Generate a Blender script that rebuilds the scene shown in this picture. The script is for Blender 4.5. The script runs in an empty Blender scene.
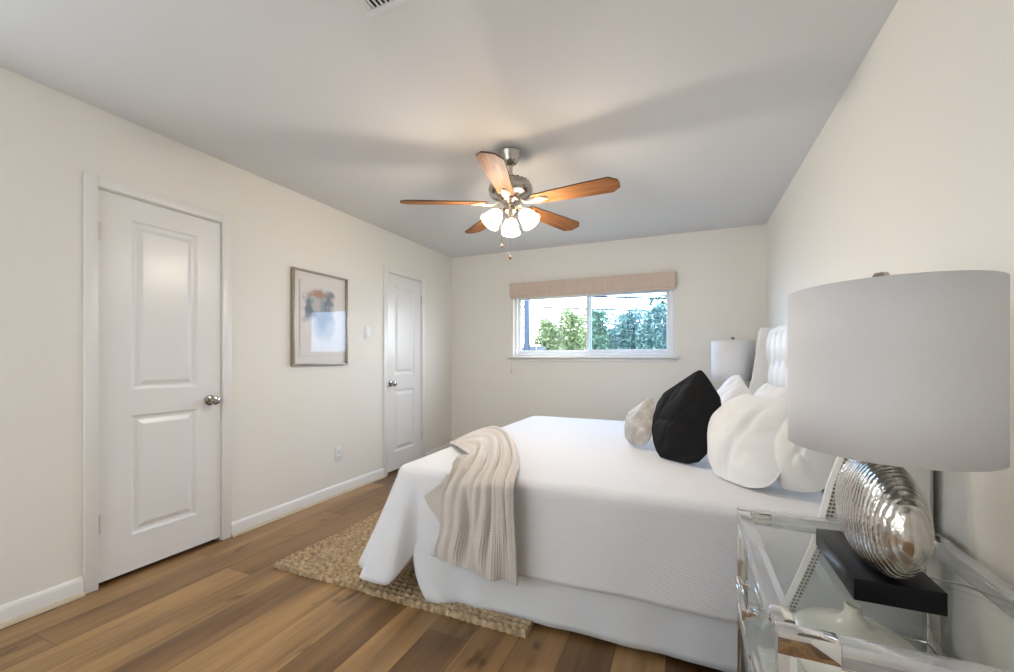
import bpy, bmesh, math, random
from mathutils import Vector, Matrix, noise

# ------------------------------------------------------------------ camera, world, light, exposure
scene = bpy.context.scene
COL = scene.collection
cam_data = bpy.data.cameras.new('camera')
cam = bpy.data.objects.new('camera', cam_data)
COL.objects.link(cam)
cam.location = (0, 0, 1.17)
cam.rotation_euler = (math.radians(90), 0, 0.4048918)
cam_data.sensor_width = 36
cam_data.lens = 36 * 420 / 1014
cam_data.shift_y = 22 / 1014
cam_data.clip_start = 0.02
scene.camera = cam

world = bpy.data.worlds.new('world')
scene.world = world
world.use_nodes = True
wn = world.node_tree
wn.nodes.clear()
w_out = wn.nodes.new('ShaderNodeOutputWorld')
w_bg = wn.nodes.new('ShaderNodeBackground')
w_tc = wn.nodes.new('ShaderNodeTexCoord')
w_sep = wn.nodes.new('ShaderNodeSeparateXYZ')
w_ramp = wn.nodes.new('ShaderNodeValToRGB')
w_ramp.color_ramp.elements[0].position = 0.0
w_ramp.color_ramp.elements[0].color = (0.55, 0.62, 0.66, 1)
w_ramp.color_ramp.elements[1].position = 0.55
w_ramp.color_ramp.elements[1].color = (0.80, 0.90, 1.0, 1)
e_ = w_ramp.color_ramp.elements.new(0.04)
e_.color = (0.95, 0.98, 1.0, 1)
wn.links.new(w_tc.outputs['Generated'], w_sep.inputs[0])
wn.links.new(w_sep.outputs['Z'], w_ramp.inputs[0])
wn.links.new(w_ramp.outputs[0], w_bg.inputs[0])
wn.links.new(w_bg.outputs[0], w_out.inputs[0])
# the sky is brighter on the side of the bed window
w_mr = wn.nodes.new('ShaderNodeMapRange')
w_mr.inputs['From Min'].default_value = -0.3
w_mr.inputs['From Max'].default_value = 1.0
w_mr.inputs['To Min'].default_value = 2.7
w_mr.inputs['To Max'].default_value = 10.5
wn.links.new(w_sep.outputs['Y'], w_mr.inputs['Value'])
wn.links.new(w_mr.outputs[0], w_bg.inputs[1])

BULB_WATTS = 8.0


def portal(name, loc, rot, sx, sy):
    ld = bpy.data.lights.new(name, 'AREA')
    ld.shape = 'RECTANGLE'
    ld.size, ld.size_y = sx, sy
    ld.cycles.is_portal = True
    o = bpy.data.objects.new(name, ld)
    o.location, o.rotation_euler = loc, rot
    COL.objects.link(o)


portal('window_portal', (-1.01, 4.76, 1.56), (math.radians(-90), 0, 0), 1.85, 0.75)
portal('added_front_window_portal', (-1.95, -1.22, 1.35), (math.radians(90), 0, 0), 1.1, 1.5)  # daylight through the opening added in the front wall
portal('added_side_window_portal', (-2.82, -0.2, 1.35), (0, math.radians(-90), 0), 1.5, 1.5)  # daylight through the opening added in the left wall, out of view

vs = scene.view_settings
vs.view_transform = 'Standard'
vs.look = 'None'
vs.exposure = 0.80
vs.gamma = 1.0
vs.use_curve_mapping = False
scene.cycles.max_bounces = 12
scene.cycles.diffuse_bounces = 6
scene.cycles.transparent_max_bounces = 24
scene.cycles.caustics_reflective = False
scene.cycles.caustics_refractive = False
scene.cycles.sample_clamp_indirect = 6
scene.cycles.use_denoising = True

random.seed(7)
PI = math.pi


# ------------------------------------------------------------------ materials
class NT:
    def __init__(self, name):
        self.m = bpy.data.materials.new(name)
        self.m.use_nodes = True
        self.t = self.m.node_tree
        self.b = self.t.nodes['Principled BSDF']
        self.out = self.t.nodes['Material Output']

    def n(self, kind, **kw):
        nd = self.t.nodes.new('ShaderNode' + kind)
        for k, v in kw.items():
            setattr(nd, k, v)
        return nd

    def l(self, a, b):
        self.t.links.new(a, b)

    def math(self, op, a, b=None, c=None):
        nd = self.n('Math', operation=op)
        for i, v in enumerate((a, b, c)):
            if v is None:
                continue
            if isinstance(v, (int, float)):
                nd.inputs[i].default_value = v
            else:
                self.l(v, nd.inputs[i])
        return nd.outputs[0]

    def coords(self, kind='Object'):
        return self.n('TexCoord').outputs[kind]

    def noise(self, vec, scale, detail=3, rough=0.5):
        nd = self.n('TexNoise')
        nd.inputs['Scale'].default_value = scale
        nd.inputs['Detail'].default_value = detail
        nd.inputs['Roughness'].default_value = rough
        self.l(vec, nd.inputs['Vector'])
        return nd.outputs['Fac']

    def mapping(self, vec, scale=(1, 1, 1), rot=(0, 0, 0), loc=(0, 0, 0)):
        nd = self.n('Mapping')
        nd.inputs['Scale'].default_value = scale
        nd.inputs['Rotation'].default_value = rot
        nd.inputs['Location'].default_value = loc
        self.l(vec, nd.inputs['Vector'])
        return nd.outputs[0]

    def ramp(self, fac, stops):
        nd = self.n('ValToRGB')
        el = nd.color_ramp.elements
        el[0].position, el[0].color = stops[0][0], (*stops[0][1], 1)
        el[1].position, el[1].color = stops[-1][0], (*stops[-1][1], 1)
        for p, c in stops[1:-1]:
            e = el.new(p)
            e.color = (*c, 1)
        self.l(fac, nd.inputs[0])
        return nd.outputs[0]

    def mix(self, fac, a, b, blend='MIX'):
        nd = self.n('Mix', data_type='RGBA', blend_type=blend)
        if isinstance(fac, (int, float)):
            nd.inputs[0].default_value = fac
        else:
            self.l(fac, nd.inputs[0])
        for i, v in ((6, a), (7, b)):
            if isinstance(v, tuple):
                nd.inputs[i].default_value = (*v, 1)
            else:
                self.l(v, nd.inputs[i])
        return nd.outputs[2]

    def bump(self, h, strength=0.3, dist=0.01):
        nd = self.n('Bump')
        nd.inputs['Strength'].default_value = strength
        nd.inputs['Distance'].default_value = dist
        self.l(h, nd.inputs['Height'])
        self.l(nd.outputs[0], self.b.inputs['Normal'])

    def set(self, color=None, rough=None, metal=None, **kw):
        if color is not None:
            self.b.inputs['Base Color'].default_value = (*color, 1)
        if rough is not None:
            self.b.inputs['Roughness'].default_value = rough
        if metal is not None:
            self.b.inputs['Metallic'].default_value = metal
        for k, v in kw.items():
            self.b.inputs[k.replace('_', ' ')].default_value = v
        return self


def plain(name, color, rough=0.5, metal=0.0, var=0.04, scale=8.0, bump=0.0, bscale=60, **kw):
    k = NT(name).set(color, rough, metal, **kw)
    co = k.coords()
    f = k.noise(co, scale)
    a = tuple(max(0, c * (1 - var)) for c in color)
    b = tuple(min(1, c * (1 + var)) for c in color)
    k.l(k.mix(f, a, b), k.b.inputs['Base Color'])
    if bump:
        k.bump(k.noise(co, bscale, 4), bump, 0.004)
    return k.m


M = {}
M['wall'] = plain('wall_paint', (0.83, 0.81, 0.76), 0.75, var=0.012, scale=1.2, bump=0.12, bscale=90)
M['ceiling'] = plain('ceiling_paint', (0.70, 0.705, 0.715), 0.85, var=0.012, scale=1.2, bump=0.15, bscale=70)
M['trim'] = plain('white_trim_paint', (0.83, 0.82, 0.80), 0.32, var=0.01)
M['door'] = plain('white_door_paint', (0.82, 0.815, 0.81), 0.28, var=0.01)
M['shoe'] = plain('wood_shoe_moulding', (0.55, 0.47, 0.34), 0.5, var=0.15, scale=12)
M['vinyl'] = plain('white_vinyl', (0.82, 0.85, 0.90), 0.35, var=0.01)
M['plastic'] = plain('white_plastic', (0.80, 0.80, 0.79), 0.3, var=0.01)
M['dark'] = plain('dark_slot', (0.02, 0.02, 0.02), 0.6)
M['nickel'] = plain('brushed_nickel', (0.50, 0.46, 0.41), 0.24, 1.0, var=0.1, scale=30)
M['hinge'] = plain('satin_hinge', (0.66, 0.63, 0.58), 0.4, 0.4, var=0.03)
M['steel'] = plain('knob_steel', (0.42, 0.39, 0.36), 0.22, 1.0, var=0.08)
M['chrome'] = plain('polished_chrome', (0.72, 0.70, 0.68), 0.06, 1.0, var=0.03)
M['mirror'] = plain('mirror_shelf', (0.62, 0.66, 0.62), 0.03, 1.0, var=0.02)
M['iron'] = plain('cream_blade_arm', (0.60, 0.55, 0.47), 0.35, 0.55, var=0.05)
M['blackblock'] = plain('black_lacquered_wood', (0.008, 0.008, 0.010), 0.28, var=0.2, scale=20, Specular_IOR_Level=0.14)
M['frame'] = plain('silver_brown_frame', (0.36, 0.32, 0.27), 0.38, 0.6, var=0.15, scale=25)
M['mat'] = plain('picture_mat', (0.84, 0.81, 0.78), 0.8, var=0.01)
M['cordgrey'] = plain('clear_grey_cord', (0.42, 0.41, 0.38), 0.3)
M['headboard'] = plain('cream_headboard_linen', (0.76, 0.75, 0.72), 0.7, var=0.03, scale=30, bump=0.2, bscale=400)
M['tufted'] = plain('white_tufted_leather', (0.84, 0.84, 0.83), 0.42, var=0.02)
M['nail'] = plain('brass_nailhead', (0.30, 0.20, 0.10), 0.3, 0.9)
M['vase'] = plain('pale_celadon_ceramic', (0.84, 0.83, 0.75), 0.2, var=0.05, scale=6)
M['soil'] = plain('garden_ground', (0.23, 0.24, 0.14), 0.9, var=0.4, scale=3)
M['fence'] = plain('grey_weathered_fence', (0.16, 0.20, 0.27), 0.8, var=0.25, scale=9)
M['post'] = plain('dark_blue_post', (0.05, 0.08, 0.15), 0.6, var=0.1)
M['wire'] = plain('black_cable', (0.02, 0.02, 0.025), 0.6)
M['stem'] = plain('green_stem', (0.16, 0.18, 0.08), 0.7, var=0.2)


def fabric(name, color, rough=0.85, weave=900, strength=0.25, var=0.03, uv=False, ribs=0, sheen=0.2):
    k = NT(name).set(color, rough)
    k.b.inputs['Sheen Weight'].default_value = sheen
    co = k.coords('UV' if uv else 'Object')
    a = tuple(c * (1 - var) for c in color)
    b = tuple(min(1, c * (1 + var)) for c in color)
    k.l(k.mix(k.noise(co, 5), a, b), k.b.inputs['Base Color'])
    h = k.noise(co, weave, 2)
    if ribs:
        w = k.n('TexWave', wave_type='BANDS', bands_direction='Y')
        w.inputs['Scale'].default_value = ribs
        w.inputs['Distortion'].default_value = 1.6
        w.inputs['Detail'].default_value = 2
        w.inputs['Detail Scale'].default_value = 1.5
        k.l(co, w.inputs['Vector'])
        h = k.math('ADD', k.math('MULTIPLY', w.outputs['Fac'], 1.0), k.math('MULTIPLY', k.noise(co, 14, 3), 1.5))
    k.bump(h, strength, 0.004)
    return k


M['coverlet'] = fabric('white_ribbed_coverlet', (0.76, 0.76, 0.78), uv=True, ribs=42, strength=0.28, var=0.01).m
M['skirt'] = fabric('white_cotton_bed_skirt', (0.70, 0.71, 0.73), weave=500).m
M['mattress'] = fabric('mattress_ticking', (0.78, 0.78, 0.76)).m
M['pillow_white'] = fabric('white_linen', (0.80, 0.79, 0.785), weave=420, strength=0.3).m
M['pillow_back'] = fabric('white_satin_cotton', (0.78, 0.76, 0.76), rough=0.6, weave=200).m
M['pillow_sham'] = fabric('off_white_linen', (0.72, 0.71, 0.68), weave=420, strength=0.3).m
M['shade'] = fabric('lamp_shade_linen', (0.69, 0.68, 0.69), weave=500, strength=0.15, var=0.015).m

k = fabric('black_velvet', (0.006, 0.006, 0.007), rough=0.85, weave=200, strength=0.2, sheen=0.0)
k.b.inputs['Specular IOR Level'].default_value = 0.2
M['velvet'] = k.m

k = NT('silver_grey_chenille').set((0.4, 0.38, 0.35), 0.55)
co = k.coords()
f = k.noise(co, 14, 3, 0.6)
k.l(k.ramp(f, [(0.3, (0.27, 0.25, 0.23)), (0.55, (0.38, 0.36, 0.335)), (0.75, (0.56, 0.54, 0.52))]), k.b.inputs['Base Color'])
k.b.inputs['Sheen Weight'].default_value = 0.4
k.bump(f, 0.4, 0.01)
M['pillow_grey'] = k.m

# knitted throw: ribs across the cloth
k = NT('cream_knit').set((0.66, 0.60, 0.54), 0.9)
co = k.coords('UV')
w1 = k.n('TexWave', wave_type='BANDS', bands_direction='X')
w1.inputs['Scale'].default_value = 18
w1.inputs['Distortion'].default_value = 1.0
k.l(co, w1.inputs['Vector'])
w2 = k.n('TexWave', wave_type='BANDS', bands_direction='Y')
w2.inputs['Scale'].default_value = 30
w2.inputs['Distortion'].default_value = 2.0
k.l(co, w2.inputs['Vector'])
su = k.n('SeparateXYZ'); k.l(co, su.inputs[0])
ribm = k.n('MapRange'); ribm.inputs['From Min'].default_value = 1.12; ribm.inputs['From Max'].default_value = 1.16
ribm.inputs['To Min'].default_value = 0.12; ribm.inputs['To Max'].default_value = 1.0
k.l(su.outputs['Y'], ribm.inputs['Value'])
h = k.math('ADD', k.math('MULTIPLY', w1.outputs['Fac'], ribm.outputs[0]), k.math('ADD', k.math('MULTIPLY', w2.outputs['Fac'], 0.25), k.math('MULTIPLY', k.noise(co, 90, 3), 0.6)))
k.l(k.mix(h, (0.53, 0.475, 0.42), (0.66, 0.605, 0.55)), k.b.inputs['Base Color'])
k.b.inputs['Sheen Weight'].default_value = 0.3
k.bump(h, 0.5, 0.006)
M['throw'] = k.m

# roman shade, woven beige
k = NT('woven_beige_blind').set((0.5, 0.4, 0.33), 0.8)
co = k.coords()
f = k.noise(k.mapping(co, (3, 3, 220)), 1.0, 3)
f2 = k.noise(k.mapping(co, (60, 3, 6)), 1.0, 2)
k.l(k.mix(k.math('MULTIPLY', k.math('ADD', f, f2), 0.5), (0.50, 0.385, 0.315), (0.78, 0.655, 0.565)), k.b.inputs['Base Color'])
k.bump(f, 0.3, 0.004)
M['blind'] = k.m

# blade wood
k = NT('fan_blade_wood').set((0.4, 0.18, 0.07), 0.6)
k.b.inputs['Specular IOR Level'].default_value = 0.2
co = k.coords()
f = k.noise(k.mapping(co, (3, 45, 20)), 1.5, 5, 0.6)
k.l(k.ramp(f, [(0.3, (0.13, 0.048, 0.016)), (0.55, (0.27, 0.112, 0.038)), (0.75, (0.36, 0.165, 0.062))]), k.b.inputs['Base Color'])
M['blade'] = k.m
M['blade_edge'] = plain('dark_blade_edge', (0.10, 0.045, 0.02), 0.4)

# floor planks (run along Y)
k = NT('oak_plank_floor').set((0.3, 0.18, 0.1), 0.36)
co = k.coords()
sp = k.n('SeparateXYZ')
k.l(co, sp.inputs[0])
PW, PL = 0.19, 1.55
cxn = k.math('DIVIDE', k.math('ADD', sp.outputs['X'], 0.075), PW)
col = k.math('FLOOR', cxn)
wn1 = k.n('TexWhiteNoise', noise_dimensions='1D')
k.l(col, wn1.inputs['W'])
yy = k.math('ADD', k.math('DIVIDE', sp.outputs['Y'], PL), k.math('MULTIPLY', wn1.outputs['Value'], 7.31))
row = k.math('FLOOR', yy)
cmb = k.n('CombineXYZ')
k.l(col, cmb.inputs[0])
k.l(row, cmb.inputs[1])
wn2 = k.n('TexWhiteNoise', noise_dimensions='2D')
k.l(cmb.outputs[0], wn2.inputs['Vector'])
shift = k.n('VectorMath', operation='SCALE')
k.l(wn2.outputs['Color'], shift.inputs[0])
shift.inputs['Scale'].default_value = 9.0
addv = k.n('VectorMath', operation='ADD')
k.l(co, addv.inputs[0])
k.l(shift.outputs[0], addv.inputs[1])
grain = k.noise(k.mapping(addv.outputs[0], (26, 1.3, 1)), 1.0, 6, 0.62)
broad = k.noise(k.mapping(addv.outputs[0], (6.5, 0.9, 1)), 1.0, 3, 0.5)
knot = k.noise(k.mapping(addv.outputs[0], (9, 4, 1)), 1.0, 2, 0.5)
base = k.ramp(wn2.outputs['Value'], [(0.0, (0.090, 0.042, 0.014)), (0.3, (0.180, 0.094, 0.034)), (0.6, (0.28, 0.158, 0.060)), (1.0, (0.38, 0.225, 0.092))])
g2 = k.ramp(grain, [(0.25, (0.55, 0.50, 0.45)), (0.5, (0.95, 0.95, 0.95)), (0.75, (1.22, 1.2, 1.15))])
c1 = k.mix(1.0, base, g2, 'MULTIPLY')
b2 = k.ramp(broad, [(0.3, (0.60, 0.55, 0.50)), (0.6, (1.12, 1.10, 1.08))])
c2 = k.mix(1.0, c1, b2, 'MULTIPLY')
kn = k.ramp(knot, [(0.66, (1, 1, 1)), (0.76, (0.30, 0.23, 0.19))])
c3 = k.mix(1.0, c2, kn, 'MULTIPLY')
fx = k.math('FRACT', cxn)
fy = k.math('FRACT', yy)
gx = k.math('LESS_THAN', k.math('MINIMUM', fx, k.math('SUBTRACT', 1.0, fx)), 0.009)
gy = k.math('LESS_THAN', k.math('MINIMUM', fy, k.math('SUBTRACT', 1.0, fy)), 0.0012)
gap = k.math('MAXIMUM', gx, gy)
c4 = k.mix(k.math('MULTIPLY', gap, 0.65), c3, (0.05, 0.028, 0.014))
k.l(c4, k.b.inputs['Base Color'])
k.l(k.math('ADD', k.math('MULTIPLY', grain, 0.18), 0.28), k.b.inputs['Roughness'])
k.bump(k.math('SUBTRACT', k.math('MULTIPLY', grain, 0.3), gap), 0.25, 0.002)
M['floor'] = k.m

# jute rug
k = NT('braided_jute').set((0.4, 0.3, 0.18), 0.95)
co = k.coords()
f = k.noise(k.mapping(co, (40, 60, 10)), 1.0, 3, 0.6)
f2 = k.noise(co, 300, 2)
f3 = k.noise(co, 2.2, 2)
c1 = k.ramp(f, [(0.3, (0.13, 0.065, 0.022)), (0.5, (0.36, 0.225, 0.095)), (0.7, (0.62, 0.46, 0.26))])
c2 = k.mix(k.math('MULTIPLY', f3, 0.5), c1, (0.46, 0.40, 0.32))
k.l(c2, k.b.inputs['Base Color'])
k.bump(f2, 0.5, 0.004)
M['jute'] = k.m

# hammered silver lamp body: vertical wavy ribs, crinkled on one side
k = NT('hammered_silver').set((0.62, 0.59, 0.55), 0.22, 1.0)
co = k.coords()
w = k.n('TexWave', wave_type='BANDS', bands_direction='Y')
w.inputs['Scale'].default_value = 27
w.inputs['Distortion'].default_value = 4.5
w.inputs['Detail'].default_value = 3
w.inputs['Detail Scale'].default_value = 1.3
k.l(co, w.inputs['Vector'])
v = k.n('TexVoronoi', feature='DISTANCE_TO_EDGE')
v.inputs['Scale'].default_value = 75
k.l(co, v.inputs['Vector'])
sp_ = k.n('SeparateXYZ'); k.l(co, sp_.inputs[0])
mr_ = k.n('MapRange'); mr_.inputs['From Min'].default_value = -0.02; mr_.inputs['From Max'].default_value = 0.09
k.l(sp_.outputs['Y'], mr_.inputs['Value'])
mr2 = k.n('MapRange'); mr2.inputs['From Min'].default_value = -0.185; mr2.inputs['From Max'].default_value = -0.10
k.l(sp_.outputs['Y'], mr2.inputs['Value'])
h = k.math('ADD', k.math('MULTIPLY', k.math('MULTIPLY', w.outputs['Fac'], 0.8), mr2.outputs[0]), k.math('MULTIPLY', k.math('MULTIPLY', v.outputs['Distance'], 2.2), mr_.outputs[0]))
k.bump(h, 0.5, 0.005)
k.l(k.mix(k.math('MULTIPLY', w.outputs['Fac'], mr2.outputs[0]), (0.50, 0.46, 0.41), (0.74, 0.71, 0.67)), k.b.inputs['Base Color'])
M['silver'] = k.m


def glassy(name, tint, gloss=0.12, edge=0.6, rough=0.02, reflected_white=0.0):
    k = NT(name)
    k.t.nodes.remove(k.b)
    tr = k.n('BsdfTransparent')
    tr.inputs[0].default_value = (*tint, 1)
    gl = k.n('BsdfGlossy')
    gl.inputs['Roughness'].default_value = rough
    gl.inputs['Color'].default_value = (0.95, 0.97, 0.96, 1)
    lw = k.n('LayerWeight')
    lw.inputs['Blend'].default_value = 0.35
    fac = k.math('MINIMUM', k.math('ADD', k.math('MULTIPLY', k.math('POWER', lw.outputs['Facing'], 2.5), edge), gloss), 1.0)
    mx = k.n('MixShader')
    k.l(fac, mx.inputs[0])
    k.l(tr.outputs[0], mx.inputs[1])
    k.l(gl.outputs[0], mx.inputs[2])
    last = mx.outputs[0]
    if reflected_white:  # ceiling reflection put in as a pale diffuse mix
        df = k.n('BsdfDiffuse')
        df.inputs[0].default_value = (0.82, 0.82, 0.86, 1)
        m2 = k.n('MixShader')
        m2.inputs[0].default_value = reflected_white
        k.l(last, m2.inputs[1])
        k.l(df.outputs[0], m2.inputs[2])
        last = m2.outputs[0]
    k.l(last, k.out.inputs[0])
    return k.m


M['glass'] = glassy('clear_glass', (0.985, 0.995, 0.987), 0.045, 0.40)
M['window_glass'] = glassy('window_glass', (0.97, 0.98, 0.99), 0.006, 0.12)
M['window_screen'] = glassy('window_glass_with_screen', (0.66, 0.80, 0.98), 0.006, 0.12)
M['lucite'] = glassy('clear_acrylic', (0.98, 0.98, 0.985), 0.30, 0.6, 0.12, 0.28)
M['picture_glass'] = glassy('picture_glass', (0.98, 0.98, 0.98), 0.012, 0.18)

# frosted light shades of the fan
k = NT('frosted_shade_glass')
k.t.nodes.remove(k.b)
tr = k.n('BsdfTransparent')
tr.inputs[0].default_value = (1.0, 0.93, 0.82, 1)
tl = k.n('BsdfTranslucent')
tl.inputs[0].default_value = (1.0, 0.93, 0.82, 1)
em = k.n('Emission')
em.inputs[0].default_value = (1.0, 0.90, 0.74, 1)
em.inputs[1].default_value = 1.3
mx = k.n('MixShader')
mx.inputs[0].default_value = 0.65
k.l(tr.outputs[0], mx.inputs[1])
k.l(tl.outputs[0], mx.inputs[2])
ad = k.n('AddShader')
k.l(mx.outputs[0], ad.inputs[0])
k.l(em.outputs[0], ad.inputs[1])
k.l(ad.outputs[0], k.out.inputs[0])
M['frosted'] = k.m
k = NT('glowing_bulb').set((1, 0.95, 0.85), 0.4)
k.b.inputs['Emission Color'].default_value = (1.0, 0.88, 0.70, 1)
k.b.inputs['Emission Strength'].default_value = 6.0
M['bulb'] = k.m

# leaves
def leafmat(name, cols):
    k = NT(name).set(cols[1], 0.55)
    co = k.coords()
    k.l(k.ramp(k.noise(co, 5, 4, 0.7), [(0.3, cols[0]), (0.5, cols[1]), (0.7, cols[2])]), k.b.inputs['Base Color'])
    return k.m


M['leaf'] = leafmat('bamboo_leaf', [(0.05, 0.10, 0.06), (0.28, 0.38, 0.20), (0.68, 0.72, 0.48)])
M['leaf2'] = leafmat('bluish_shrub_leaf', [(0.06, 0.12, 0.16), (0.32, 0.42, 0.32), (0.72, 0.76, 0.60)])  # bluish haze of the window screen put into the leaf colour
M['hedge'] = leafmat('hedge_leaf', [(0.04, 0.09, 0.16), (0.12, 0.22, 0.30), (0.24, 0.36, 0.38)])
M['leafdark'] = leafmat('tree_leaf', [(0.03, 0.06, 0.03), (0.06, 0.10, 0.05), (0.10, 0.16, 0.08)])

# abstract watercolour (generic blots)
k = NT('abstract_watercolour').set((0.8, 0.78, 0.76), 0.7)
co = k.coords()
warp = k.n('TexNoise')
warp.inputs['Scale'].default_value = 9
warp.inputs['Detail'].default_value = 8
warp.inputs['Roughness'].default_value = 0.62
k.l(co, warp.inputs['Vector'])
wv = k.n('VectorMath', operation='SCALE')
k.l(warp.outputs['Color'], wv.inputs[0])
wv.inputs['Scale'].default_value = 0.24
av = k.n('VectorMath', operation='ADD')
k.l(co, av.inputs[0])
k.l(wv.outputs[0], av.inputs[1])


def blot(cy, cz, ry, rz, soft):
    mp = k.mapping(av.outputs[0], (0, 1 / ry, 1 / rz), loc=(0, -(cy + 0.12) / ry, -(cz + 0.12) / rz))
    ln = k.n('VectorMath', operation='LENGTH')
    k.l(mp, ln.inputs[0])
    mr = k.n('MapRange')
    mr.inputs['From Min'].default_value = 1.0
    mr.inputs['From Max'].default_value = 1.0 - soft
    k.l(ln.outputs['Value'], mr.inputs['Value'])
    return mr.outputs[0]


c = k.mix(k.noise(co, 9, 3), (0.80, 0.77, 0.75), (0.85, 0.82, 0.80))
c = k.mix(k.math('MULTIPLY', blot(-0.03, 0.12, 0.19, 0.16, 0.5), 0.5), c, (0.62, 0.56, 0.52))
c = k.mix(k.math('MULTIPLY', blot(0.02, 0.04, 0.14, 0.24, 0.6), 0.85), c, (0.30, 0.38, 0.46))
c = k.mix(k.math('MULTIPLY', blot(-0.12, 0.09, 0.075, 0.13, 0.5), 0.85), c, (0.12, 0.19, 0.27))
c = k.mix(k.math('MULTIPLY', blot(0.08, 0.16, 0.05, 0.11, 0.6), 0.8), c, (0.17, 0.21, 0.27))
c = k.mix(k.math('MULTIPLY', blot(-0.02, 0.20, 0.13, 0.035, 0.6), 0.8), c, (0.48, 0.25, 0.15))
c = k.mix(k.math('MULTIPLY', blot(-0.03, 0.10, 0.05, 0.07, 0.6), 0.7), c, (0.66, 0.62, 0.60))
c = k.mix(k.math('MULTIPLY', blot(0.02, -0.14, 0.13, 0.11, 0.9), 0.25), c, (0.45, 0.50, 0.56))
k.l(c, k.b.inputs['Base Color'])
M['art'] = k.m


# ------------------------------------------------------------------ mesh helpers
def box(bm, x0, x1, y0, y1, z0, z1, bevel=0.0):
    vs_ = [bm.verts.new(p) for p in ((x0, y0, z0), (x1, y0, z0), (x1, y1, z0), (x0, y1, z0),
                                     (x0, y0, z1), (x1, y0, z1), (x1, y1, z1), (x0, y1, z1))]
    fs = [bm.faces.new([vs_[i] for i in q]) for q in ((0, 3, 2, 1), (4, 5, 6, 7), (0, 1, 5, 4), (1, 2, 6, 5), (2, 3, 7, 6), (3, 0, 4, 7))]
    if bevel:
        es = list({e for f in fs for e in f.edges})
        bmesh.ops.bevel(bm, geom=es, offset=bevel, segments=2, affect='EDGES', profile=0.5)


def lathe(bm, prof, seg=32, center=(0, 0, 0), mat=None, sx=1, sy=1):
    rings = []
    for r, z in prof:
        if r < 1e-6:
            p = Vector((0, 0, z))
            if mat:
                p = mat @ p
            rings.append([bm.verts.new(p + Vector(center))])
        else:
            rg = []
            for i in range(seg):
                a = 2 * PI * i / seg
                p = Vector((r * sx * math.cos(a), r * sy * math.sin(a), z))
                if mat:
                    p = mat @ p
                rg.append(bm.verts.new(p + Vector(center)))
            rings.append(rg)
    for a, b in zip(rings, rings[1:]):
        for i in range(seg):
            j = (i + 1) % seg
            if len(a) == 1 and len(b) == 1:
                continue
            if len(a) == 1:
                bm.faces.new((a[0], b[j], b[i]))
            elif len(b) == 1:
                bm.faces.new((a[i], a[j], b[0]))
            else:
                bm.faces.new((a[i], a[j], b[j], b[i]))


def tube(bm, pts, r, seg=8):
    pts = [Vector(p) for p in pts]
    rings = []
    for i, p in enumerate(pts):
        t = (pts[min(i + 1, len(pts) - 1)] - pts[max(i - 1, 0)]).normalized()
        up = Vector((0, 0, 1)) if abs(t.z) < 0.9 else Vector((1, 0, 0))
        a = t.cross(up).normalized()
        b = t.cross(a)
        rr = r[i] if isinstance(r, (list, tuple)) else r
        rings.append([bm.verts.new(p + a * math.cos(2 * PI * k_ / seg) * rr + b * math.sin(2 * PI * k_ / seg) * rr) for k_ in range(seg)])
    for a, b in zip(rings, rings[1:]):
        for i in range(seg):
            bm.faces.new((a[i], a[(i + 1) % seg], b[(i + 1) % seg], b[i]))
    bm.faces.new(rings[0][::-1])
    bm.faces.new(rings[-1])


def grid(bm, P, nu, nv, uvf=None):
    """P(i,j) -> point; returns nothing, adds an open sheet."""
    V = [[bm.verts.new(P(i, j)) for j in range(nv)] for i in range(nu)]
    lay = bm.loops.layers.uv.verify() if uvf else None
    for i in range(nu - 1):
        for j in range(nv - 1):
            f = bm.faces.new((V[i][j], V[i + 1][j], V[i + 1][j + 1], V[i][j + 1]))
            if lay:
                for lp, (a, b) in zip(f.loops, ((i, j), (i + 1, j), (i + 1, j + 1), (i, j + 1))):
                    lp[lay].uv = uvf(a, b)


def obj(name, bm, mat, parent=None, smooth=True, loc=None, angle=40):
    bmesh.ops.recalc_face_normals(bm, faces=bm.faces)
    me = bpy.data.meshes.new(name)
    bm.to_mesh(me)
    bm.free()
    mats = mat if isinstance(mat, (list, tuple)) else [mat]
    for m in mats:
        me.materials.append(m)
    if smooth:
        me.shade_smooth()
        me.set_sharp_from_angle(angle=math.radians(angle))
    o = bpy.data.objects.new(name, me)
    COL.objects.link(o)
    if parent:
        o.parent = parent
    if loc is not None:
        o.location = loc
    return o


def tag(o, label, cat, group=None, kind=None):
    o['label'] = label
    o['category'] = cat
    if group:
        o['group'] = group
    if kind:
        o['kind'] = kind
    return o


def empty(name, loc=(0, 0, 0), rz=0.0):
    o = bpy.data.objects.new(name, None)
    o.empty_display_size = 0.1
    o.location = loc
    o.rotation_euler = (0, 0, rz)
    COL.objects.link(o)
    return o


def struct(o):
    o['kind'] = 'structure'
    return o


def copy_tree(o, parent=None):
    kids = [q for q in scene.objects if q.parent == o]
    c_ = o.copy()
    COL.objects.link(c_)
    c_.parent = parent
    for q in kids:
        copy_tree(q, c_)
    return c_


def B():
    return bmesh.new()


# ------------------------------------------------------------------ the room
XL, XR, YB, YF, ZC = -2.75, 0.69, 4.63, -1.15, 2.44
WT = 0.12

bm = B(); box(bm, XL - WT, XR + WT, YF - WT, YB + WT, -0.08, 0)
struct(obj('floor', bm, M['floor'], smooth=False))
bm = B(); box(bm, XL - WT, XR + WT, YF - WT, YB + WT, ZC, ZC + 0.1)
struct(obj('ceiling', bm, M['ceiling'], smooth=False))

D1 = (1.143, 1.755, 2.035)
D2 = (3.375, 3.965, 2.028)
bm = B()
JG = 0.012
ys = [YF - WT, D1[0] - JG, D1[1] + JG, D2[0] - JG, D2[1] + JG, YB]
for a, b in ((2, 3), (4, 5)):
    box(bm, XL - WT, XL, ys[a], ys[b], 0, ZC)
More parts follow.
